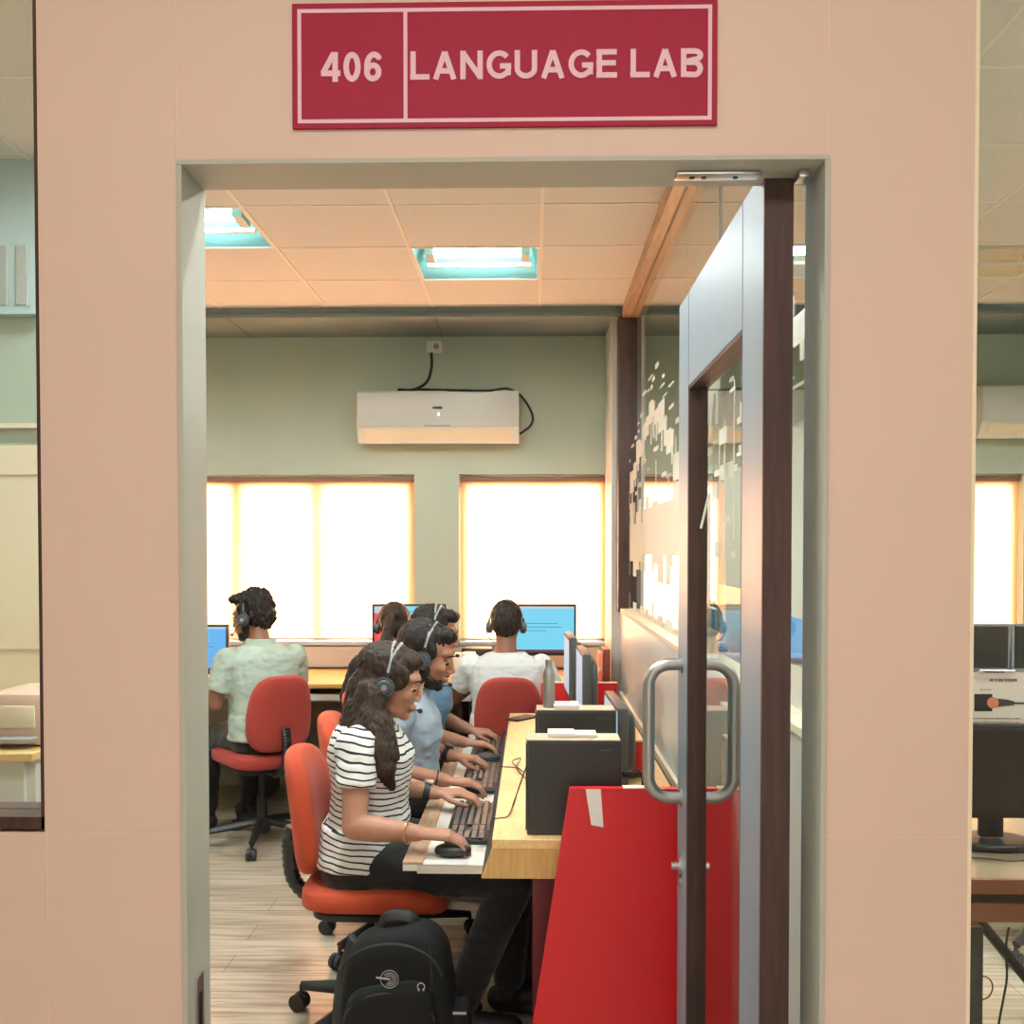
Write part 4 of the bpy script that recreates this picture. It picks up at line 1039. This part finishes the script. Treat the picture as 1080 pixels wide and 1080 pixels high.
def build_person(spec):
    """local frame: x forward, y left, z up, origin on the floor under the pelvis"""
    sc = spec.get('scale', 1)
    t = thing('person', spec['label'], 'person')
    sk = spec['skin']; vx = spec.get('voxel', .005)
    pz = spec.get('pelvis', .575); P0 = Vector((spec.get('px', -.02), 0, pz))
    NK = Vector(spec['neck']); HD = Vector(spec['head'])
    H = Matrix.Translation(HD) @ Matrix.Rotation(R(spec.get('hyaw', 0)), 4, 'Z') @ Matrix.Rotation(R(spec.get('hpitch', 12)), 4, 'Y') @ Matrix.Rotation(R(spec.get('hroll', 0)), 4, 'X') @ Matrix.Scale(spec.get('hscale', 1), 4)
    sw = spec.get('sw', .175)
    SH = {1: NK + Vector((-.01, sw, -.072)), -1: NK + Vector((-.01, -sw, -.072))}
    EL = {1: Vector(spec['elbowL']), -1: Vector(spec['elbowR'])}; WR = {1: Vector(spec['wristL']), -1: Vector(spec['wristR'])}
    fem = spec.get('fem', False); th = spec.get('thick', 1.0)
    def torso(bm, g):
        ax = (NK - P0); 
        def c(u, fx=0): return P0 + ax*u + Vector((fx, 0, 0))
        bz = .015 if not fem else .0
        belly = spec.get('belly', .0)
        secs = [(c(-.06), .10*th+g, .155+g), (c(.06, .0), .115*th+g, .168+g), (c(.22, .012), (.108+belly)*th+g, (.145 if fem else .155)+g), (c(.40, .012), (.100+belly)*th+g, (.132 if fem else .155)+g),
                (c(.58, .016), (.108+bz)*th+g, (.142 if fem else .168)+g), (c(.72, .012), (.118 if fem else .112)*th+g, (.150 if fem else .178)+g), (c(.86, -.004), .092*th+g, sw*.96+g), (c(.94, -.008), .070+g, sw*.68+g), (c(1.0, -.005), .054+g, .075+g)]
        loft(bm, secs)
        if fem:
            for s_ in (-1, 1): ellip(bm, c(.68, .060) + Vector((0, s_*.06, 0)), (.055+g, .062+g, .062+g))
    def body(bm):
        torso(bm, 0)
        capsule(bm, NK + Vector((0, 0, -.03)), H @ Vector((-.022, 0, -.05)), .056 if not fem else .05, .052 if not fem else .046)
        head_prims(bm, H, fem)
        for s_ in (1, -1):
            capsule(bm, SH[s_], EL[s_], .047*spec.get('arm', 1), .037*spec.get('arm', 1)); ellip(bm, SH[s_], (.055, .05, .055))
            fa = WR[s_] - EL[s_]
            capsule(bm, EL[s_], EL[s_] + fa*.35, .038*spec.get('arm', 1), .039*spec.get('arm', 1)); capsule(bm, EL[s_] + fa*.35, WR[s_], .039*spec.get('arm', 1), .024*spec.get('arm', 1))
            hd = Vector(spec.get('handL' if s_ == 1 else 'handR', (1, -s_*.12, -.12)))
            hand(bm, WR[s_] + fa.normalized()*.008, hd, (0, 0, -1), (0, -s_, 0), spec.get('curl', .45), spec.get('hsc', 1.0))
            kn = Vector(spec.get('kneeL' if s_ == 1 else 'kneeR', (.42, s_*.11, .52))); an = Vector(spec.get('ankleL' if s_ == 1 else 'ankleR', (.44, s_*.12, .10)))
            capsule(bm, P0 + Vector((0, s_*.085, -.0)), kn, .082, .055); capsule(bm, kn, an, .054, .036)
            capsule(bm, an + Vector((-.02, 0, -.03)), an + Vector((.13, s_*.02, -.055)), .027, .021)
    organic('body', body, vx, sk, t, 3)
    # trousers
    def tro(bm):
        loft(bm, [(P0 + Vector((-.005, 0, -.075)), .12, .17), (P0 + Vector((0, 0, 0)), .128*th, .175), (P0 + Vector((.0, 0, .04)), .118*th, .165)])
        for s_ in (1, -1):
            kn = Vector(spec.get('kneeL' if s_ == 1 else 'kneeR', (.42, s_*.11, .52))); an = Vector(spec.get('ankleL' if s_ == 1 else 'ankleR', (.44, s_*.12, .10)))
            capsule(bm, P0 + Vector((.02, s_*.088, -.005)), kn, .094, .068); capsule(bm, kn, an + Vector((0, 0, .02)), .068, .052)
    organic('trousers', tro, .008, M['trous'], t, 4, wrinkle=.006)
    def shoes(s_):
        an = Vector(spec.get('ankleL' if s_ == 1 else 'ankleR', (.44, s_*.12, .10)))
        def f(bm):
            capsule(bm, an + Vector((-.03, 0, -.052)), an + Vector((.15, s_*.02, -.058)), .043, .038); capsule(bm, an + Vector((0, 0, -.04)), an + Vector((0, 0, .01)), .045, .042)
            ellip(bm, an + Vector((.06, s_*.01, -.078)), (.13, .046, .018))
        return f
    for s_ in (1, -1): organic('shoe', shoes(s_), .007, M['shoe'], t, 3)
    # shirt
    slv = spec.get('sleeve', .55)
    def shirt(bm):
        torso(bm, .015)
        for s_ in (1, -1):
            ellip(bm, SH[s_] + Vector((0, -s_*.008, 0)), (.068, .063, .067))
            d = (EL[s_]-SH[s_]); n_ = d.normalized(); e = SH[s_] + d*slv
            side = Vector((0, 1, 0)); fw_ = side.cross(n_).normalized(); sd = n_.cross(fw_).normalized()
            if slv <= 1:
                loft(bm, [(SH[s_], .058, .058, fw_, sd), (SH[s_] + d*slv*.5, .060, .058, fw_, sd), (e, .059, .057, fw_, sd)], 18, 1)
            else:
                capsule(bm, SH[s_], EL[s_], .060, .050)
                d2 = WR[s_]-EL[s_]; n2 = d2.normalized(); e2 = EL[s_] + d2*(slv-1); fw2 = Vector((0, 1, 0)); up2 = n2.cross(fw2).normalized(); fw2 = up2.cross(n2).normalized()
                loft(bm, [(EL[s_], .05, .05, up2, fw2), (e2, .046, .046, up2, fw2)], 18, 1)
        if spec.get('collar'):
            pass
        hem = spec.get('hem', -.02)
        loft(bm, [(P0 + Vector((-.004, 0, hem)), .140*th, .188), (P0 + Vector((.005, 0, .10)), .128*th, .176)])
    organic('shirt', shirt, .0065, spec['shirt'], t, 3, wrinkle=spec.get('wr', .012)*.6)
    if spec.get('collar'):
        cb = MB(); up = (HD-NK).normalized()
        cc = NK + Vector((-.002, 0, .006))
        rings = []
        for k in range(25):
            a = R(-150 + 300*k/24) + PI
            r_ = Vector((math.cos(a)*.066, math.sin(a)*.070, .0)); ti = .030 - .02*abs(math.cos(a/2 + PI/2))
            p = cc + r_
            rings.append([p + Vector((0, 0, -.02)), p*1 + Vector((0, 0, .026)) - r_*.08, p + Vector((0, 0, .024)) + r_*.06, p + r_*.28 + Vector((0, 0, -.022)), p + r_*.18 + Vector((0, 0, -.026))])
        cb.rings(rings); cb.build('collar', spec['shirt'], t)
    # face details
    fd = MB()
    for s_ in (-1, 1):
        eb = MB(); eb.ell(H @ Vector((.0735, s_*.030, .004)), (.0115,)*3, 16).ell(H @ Vector((.0788, s_*.0325, -.001)), (.0078, .0078, .0070), 12, mi=1); eb.build('eye', [EYE, IRIS], t)
        MB().ell(H @ Vector((.0732, s_*.030, .0085)), (.0126, .0132, .0092), 14).build('eyelid', sk, t)
        MB().tube([H @ Vector((.0895, s_*.014, .024)), H @ Vector((.0885, s_*.030, .029)), H @ Vector((.0765, s_*.048, .024))], [.0028, .0034, .002], 8, flat=1).build('eyebrow', spec['hairm'], t)
        MB().tube([H @ Vector((.0825, s_*.020, .008)), H @ Vector((.0860, s_*.030, .0105)), H @ Vector((.078, s_*.042, .007))], [.002, .0028, .002], 8).build('eyelid', sk, t)
    MB().ell(H @ Vector((.0890, 0, -.0580)), (.0080, .018, .0038), 14).ell(H @ Vector((.0875, 0, -.0655)), (.0080, .015, .0044), 14).build('lips', spec.get('lips', mat('lip_skin', C(150, 84, 76), .45)), t)
    hf = spec['hair']
    organic('hair', lambda bm: hf(bm, H, HD), spec.get('hvox', .005), spec['hairm'], t, 2, disp=spec.get('hdisp', .006), dscale=spec.get('hds', .012))
    if spec.get('beard'):
        def brd(bm):
            def e(c, r): ellip(bm, c, r, H)
            e((.026, 0, -.078), (.058, .0565, .034)); e((.067, 0, -.093), (.019, .024, .018)); e((.01, .058, -.05), (.022, .010, .034)); e((.01, -.058, -.05), (.022, .010, .034)); e((.0935, 0, -.046), (.007, .022, .0050))
        organic('beard', brd, .004, spec['hairm'], t, 2, disp=.004, dscale=.01)
    t['_'] = 0; del t['_']
    return t, H

def short_hair(top=0, fringe=0):
    def f(bm, H, HD):
        def e(c, r): ellip(bm, c, r, H)
        e((-.026, 0, .050), (.094, .081, .080+top)); e((-.050, 0, .012), (.068, .078, .078)); e((-.066, 0, -.030), (.036, .056, .036))
        e((.040, 0, .088+top*.5), (.050, .058, .030))
        for s_ in (-1, 1): e((.008, s_*.068, .028), (.030, .013, .036)); e((.012, s_*.0745, .0), (.008, .005, .022))
        if fringe: e((.060, .01, .084+top), (.032, .050, .024))
    return f
def long_hair(bm, H, HD):
    def e(c, r): ellip(bm, c, r, H)
    e((-.024, 0, .048), (.100, .084, .080)); e((-.050, 0, .0), (.066, .082, .085)); e((.034, 0, .082), (.052, .062, .032))
    for s_ in (-1, 1):
        e((.018, s_*.071, .030), (.046, .015, .044)); e((-.02, s_*.080, -.035), (.036, .016, .055))
    # falls down the back, forward over the near shoulder
    h = HD
    for s_ in (-1, 1):
        capsule(bm, h + Vector((-.055, s_*.06, -.02)), h + Vector((-.085, s_*.085, -.16)), .045, .050)
    capsule(bm, h + Vector((-.075, 0, -.02)), h + Vector((-.115, -.01, -.22)), .065, .060)
    capsule(bm, h + Vector((-.115, -.01, -.22)), h + Vector((-.13, -.01, -.36)), .058, .03)
    capsule(bm, h + Vector((-.095, -.05, -.08)), h + Vector((-.135, -.07, -.22)), .045, .035)
    n1 = h + Vector((-.045, -.095, -.09))
    capsule(bm, h + Vector((-.035, -.082, -.03)), n1, .034, .045); capsule(bm, n1, h + Vector((-.030, -.135, -.18)), .047, .046)
    capsule(bm, h + Vector((-.030, -.135, -.18)), h + Vector((.0, -.148, -.235)), .048, .036); capsule(bm, h + Vector((.0, -.148, -.235)), h + Vector((.022, -.145, -.295)), .036, .012)
    capsule(bm, h + Vector((-.01, -.10, -.10)), h + Vector((.015, -.135, -.20)), .03, .03); capsule(bm, h + Vector((-.06, -.11, -.12)), h + Vector((-.085, -.13, -.21)), .04, .025)
def tied_hair(bm, H, HD):
    def e(c, r): ellip(bm, c, r, H)
    e((-.024, 0, .048), (.096, .081, .076)); e((-.050, 0, .008), (.064, .077, .076)); e((.036, 0, .082), (.048, .058, .030))
    e((-.118, 0, .055), (.022, .024, .022))
    capsule(bm, HD + Vector((-.125, 0, .045)), HD + Vector((-.150, .02, -.06)), .026, .034); capsule(bm, HD + Vector((-.150, .02, -.06)), HD + Vector((-.15, .05, -.22)), .034, .022)

def headset(H, T, label, mic=True, side=-1):
    """H head frame in person space, T person transform"""
    t = thing('headset', label, 'headset', group=None)
    band = MB()
    def arcpt(a, off=0, r=1): return Vector((off, .086*r*math.cos(a), .020 + .108*r*math.sin(a)))
    for sg_ in (-1, 1):
        band.tube([arcpt(R(a), sg_*.011*max(0, math.sin(R(a)) - .55)/.45 - .008) for a in range(4, 177, 6)], .0032, 7, flat=1.6)
    band.build('headband', mat('silver_grey_band', C(150, 158, 160), .35), t)
    for s_ in (-1, 1):
        c = MB(); c.cyl((-.006, s_*.082, -.006), (-.006, s_*.098, -.006), .031, 22); c.cyl((-.006, s_*.098, -.006), (-.006, s_*.104, -.006), .024, 20, r2=.02)
        cu = c.build('ear_cup', mat('blue_grey_earcup', C(64, 70, 76), .4), t)
        MB().cyl((-.006, s_*.103, -.006), (-.006, s_*.106, -.006), .009, 14).build('centre_cap', M['grey'], cu)
        MB().tube([(-.006, s_*.088, .02), (-.006, s_*.087, .04)], .006, 8).build('yoke', M['black'], cu)
    if mic:
        pts = bez([(0, side*.102, -.015), (.04, side*.094, -.05), (.085, side*.058, -.075), (.108, side*.028, -.072)], 8)
        b = MB().tube(pts, .0025, 6).build('microphone_boom', M['black'], t)
        MB().ell((.110, side*.024, -.071), (.009, .008, .008), 12).build('foam_tip', M['black'], b)
    t.matrix_world = T @ H
    return t
def spectacles(H, T, label, fm):
    t = thing('eyeglasses', label, 'glasses')
    r = MB()
    for s_ in (-1, 1):
        r.tube([(.1005 - .004*abs(math.cos(a)), s_*(.032 + .020*math.cos(a)), .004 + .0155*math.sin(a)) for a in [2*PI*k/20 for k in range(21)]], .0010, 5, cap=False)
        r.tube([(.098, s_*.052, .008), (.05, s_*.075, .008), (.0, s_*.080, .006)], .0012, 5)
    r.tube([(.101, -.012, .006), (.106, 0, .009), (.101, .012, .006)], .0011, 5)
    r.build('frame', fm, t)
    MB().prism([(.032+.019*math.cos(a), .004+.0145*math.sin(a)) for a in [2*PI*k/18 for k in range(18)]], 'x', .0985, .0993).build('lens', M['glass'], t)
    MB().prism([(-.032+.019*math.cos(a), .004+.0145*math.sin(a)) for a in [2*PI*k/18 for k in range(18)]], 'x', .0985, .0993).build('lens', M['glass'], t)
    t.matrix_world = T @ H
    return t
def place(t, x, y, deg):
    T = Matrix.Translation((x, y, 0)) @ Matrix.Rotation(R(deg), 4, 'Z'); t.location = (x, y, 0); t.rotation_euler = (0, 0, R(deg)); return T
def wristband(T, W_, E_, r, wd, m, name, label, cat, face=None):
    W_, E_ = Vector(W_), Vector(E_); d = (E_-W_).normalized(); p = T @ (W_ + d*.03); dw = (T.to_3x3() @ d).normalized()
    rr = r
    mb = MB(); q = dw.to_track_quat('Z', 'Y').to_matrix().to_4x4(); q.translation = p
    n = 24
    rings = [[q @ Vector((R_*math.cos(2*PI*k/n), R_*math.sin(2*PI*k/n), z)) for k in range(n)] for R_, z in ((rr, -wd/2), (rr+.0025, -wd/2), (rr+.0025, wd/2), (rr, wd/2), (rr, -wd/2))]
    mb.rings(rings, cap=False)
    if face is None:
        tag(mb.build(name, m), label, cat); return
    t = thing(name, label, cat, p); mb.build('strap', m, t)
    up = Vector((0, 0, 1)); up = (up - dw*up.dot(dw)).normalized(); sd = dw.cross(up)
    B = Matrix(((sd.x, dw.x, up.x, p.x), (sd.y, dw.y, up.y, p.y), (sd.z, dw.z, up.z, p.z), (0, 0, 0, 1)))
    MB().box(-.014, .014, -.016, .016, rr, rr+.009, .003, M=B).build('watch_case', face, t)

# shirts
def stripe_mat():
    m = bpy.data.materials.new('white_shirt_navy_stripes'); m.use_nodes = True; nt = m.node_tree; b = nt.nodes['Principled BSDF']
    b.inputs['Roughness'].default_value = .9
    tc = nt.nodes.new('ShaderNodeTexCoord'); sp = nt.nodes.new('ShaderNodeSeparateXYZ'); nt.links.new(tc.outputs['Object'], sp.inputs[0])
    def ma(op, a, b_, c=None):
        n = nt.nodes.new('ShaderNodeMath'); n.operation = op
        for i, v in enumerate((a, b_, c)):
            if v is None: continue
            if isinstance(v, (int, float)): n.inputs[i].default_value = v
            else: nt.links.new(v, n.inputs[i])
        return n.outputs[0]
    x = ma('ADD', sp.outputs['X'], .01)
    up = ma('MAXIMUM', ma('SUBTRACT', sp.outputs['Z'], .86), 0)
    ay = ma('ABSOLUTE', sp.outputs['Y'], 0)
    z = ma('ADD', sp.outputs['Z'], ma('MULTIPLY', x, .12))
    z = ma('ADD', z, ma('MULTIPLY', ma('MULTIPLY', up, ay), -1.2))
    ns = nt.nodes.new('ShaderNodeTexNoise'); ns.inputs['Scale'].default_value = 9; ns.inputs['Detail'].default_value = 2; nt.links.new(tc.outputs['Object'], ns.inputs[0])
    z = ma('ADD', z, ma('MULTIPLY', ns.outputs['Fac'], .022))
    fr = ma('FRACT', ma('DIVIDE', z, .0185), 0)
    lt = ma('LESS_THAN', fr, .27)
    mx = nt.nodes.new('ShaderNodeMixRGB'); nt.links.new(lt, mx.inputs[0]); mx.inputs[1].default_value = C(228, 230, 228); mx.inputs[2].default_value = C(34, 36, 48)
    nt.links.new(mx.outputs[0], b.inputs['Base Color'])
    return m
SKW = skinm('warm_brown_skin', C(172, 126, 104)); SKM = skinm('brown_skin', C(158, 112, 90)); SKD = skinm('deep_brown_skin', C(134, 92, 72))
CL = dict(rough=.9, sheen=.2)
# --- the woman
sp = dict(label='person in white shirt with navy stripes and headset typing nearest the doorway', skin=SKW, voxel=.0042, fem=True, neck=(.005, 0, .985), head=(.075, 0, 1.09), hpitch=14, hyaw=0, sw=.150,
          px=-.01, elbowR=(-.0, -.225, .700), wristR=(.190, -.275, .698), elbowL=(-.02, .20, .735), wristL=(.195, .20, .695), handR=(1, .05, -.10), handL=(1, -.05, .0), arm=.98,
          shirt=stripe_mat(), sleeve=.52, hairm=HAIRW, hair=long_hair, hvox=.0045, hdisp=.004, hds=.008, wr=.013, pelvis=.565, hscale=.98, curl=.35, kneeR=(.46, -.10, .515), kneeL=(.46, .11, .515), ankleR=(.30, -.05, .10), ankleL=(.44, .12, .10))
pw, Hw = build_person(sp); Tw = place(pw, -.515, 3.05, 0)
headset(Hw, Tw, 'grey headset with round ear cup worn over the long brown hair', True, 1)
spectacles(Hw, Tw, 'thin gold rimmed eyeglasses on the striped shirt woman', M['gold'])
wristband(Tw, sp['wristL'], sp['elbowL'], .0285, .022, M['black'], 'wristwatch', 'black wristwatch on the left wrist of striped shirt woman', 'watch', M['silver'])
wristband(Tw, sp['wristR'], Vector(sp['elbowR'])*1.0, .0315, .004, M['gold'], 'bracelet', 'thin gold bracelet on the right forearm of striped shirt woman', 'bracelet')
# --- bearded man, grey blue shirt
sp = dict(label='bearded person in grey blue shirt and headset typing behind the striped shirt', skin=SKM, voxel=.005, neck=(.02, 0, .985), head=(.095, 0, 1.105), hpitch=16, sw=.185, px=-.03, th=1,
          elbowR=(-.04, -.25, .735), wristR=(.185, -.235, .695), elbowL=(.0, .25, .735), wristL=(.185, .17, .695), shirt=mat('grey_blue_shirt', C(150, 166, 184), .9, noise_amt=.08, noise_scale=7), sleeve=.8, collar=True,
          hairm=HAIR, hair=short_hair(.004), beard=True, hscale=1.04, belly=.02, wr=.016)
pm_, Hm = build_person(sp); Tm = place(pm_, -.49, 3.66, 0)
headset(Hm, Tm, 'grey headset on the short black hair of the bearded man', True, -1)
wristband(Tm, sp['wristL'], sp['elbowL'], .0305, .02, M['black'], 'wristwatch', 'dark wristwatch on left wrist of bearded man', 'watch', M['darkgrey'])
wristband(Tm, sp['wristR'], sp['elbowR'], .0305, .006, M['black'], 'bracelet', 'thin black band on right wrist of bearded man', 'bracelet')
# --- denim shirt
sp = dict(label='person in blue denim shirt and headset, mostly hidden behind the bearded man', skin=SKM, voxel=.006, neck=(.02, 0, 1.01), head=(.08, 0, 1.135), hpitch=10, sw=.185, px=-.03,
          elbowR=(.0, -.24, .76), wristR=(.215, -.15, .695), elbowL=(.02, .24, .76), wristL=(.215, .15, .695), shirt=mat('denim_blue_shirt', C(96, 126, 156), .9, noise_amt=.12, noise_scale=9), sleeve=1.18, collar=True,
          hairm=HAIR, hair=short_hair(.0), wr=.014)
pd, Hd = build_person(sp); Td = place(pd, -.50, 4.26, 0)
headset(Hd, Td, 'grey headset on the head behind the bearded man', True, -1)
# --- white shirt man from behind
sp = dict(label='person in plain white shirt seen from behind at the cyan screen', skin=SKD, voxel=.006, neck=(.02, 0, .98), head=(.075, 0, 1.11), hpitch=12, sw=.185, px=-.03,
          elbowR=(.10, -.27, .74), wristR=(.30, -.20, .785), elbowL=(.10, .27, .74), wristL=(.30, .18, .785), shirt=mat('white_cotton_shirt', C(206, 212, 212), .9), sleeve=.62,
          hairm=HAIR, hair=short_hair(.004), wr=.013, kneeL=(.40, .11, .50), kneeR=(.40, -.11, .50))
pb, Hb = build_person(sp); Tb = place(pb, -.135, 4.98, 90)
headset(Hb, Tb, 'dark headset worn by the white shirt person', True, 1)
# --- ponytail girl
sp = dict(label='person with tied back ponytail and black top seen from behind at red page', skin=SKM, voxel=.006, fem=True, neck=(.0, 0, .975), head=(.055, 0, 1.105), hpitch=8, sw=.165, px=-.03,
          elbowR=(.08, -.24, .74), wristR=(.27, -.17, .785), elbowL=(.08, .24, .74), wristL=(.27, .17, .785), shirt=mat('black_top', C(30, 31, 36), .9), sleeve=1.3,
          hairm=HAIRW, hair=tied_hair, wr=.01, hyaw=8)
pg_, Hg = build_person(sp); Tg = place(pg_, -.715, 5.02, 90)
headset(Hg, Tg, 'grey headset on the head of the ponytail girl', False)
# --- mint shirt man on the left
sp = dict(label='person in mint short sleeved shirt seated in red chair by the left jamb', skin=SKD, voxel=.0055, neck=(.02, 0, 1.02), head=(.085, .015, 1.155), hpitch=8, hyaw=34, sw=.19, px=-.03,
          elbowL=(.03, .24, .74), wristL=(.23, .22, .79), elbowR=(.08, -.24, .74), wristR=(.26, -.12, .785), shirt=mat('mint_grey_shirt', C(168, 186, 174), .9, noise_amt=.05), sleeve=.70, collar=True,
          hairm=HAIR, hair=short_hair(.014, 1), beard=True, hscale=1.06, belly=.015, wr=.016, hdisp=.016, kneeL=(.40, .12, .50), kneeR=(.40, -.12, .50))
pl, Hl = build_person(sp); Tl = place(pl, -1.375, 4.98, 130)
headset(Hl, Tl, 'black headset pushed back on the mint shirt person', True, 1)
spectacles(Hl, Tl, 'dark rimmed eyeglasses on the mint shirt person', M['black'])
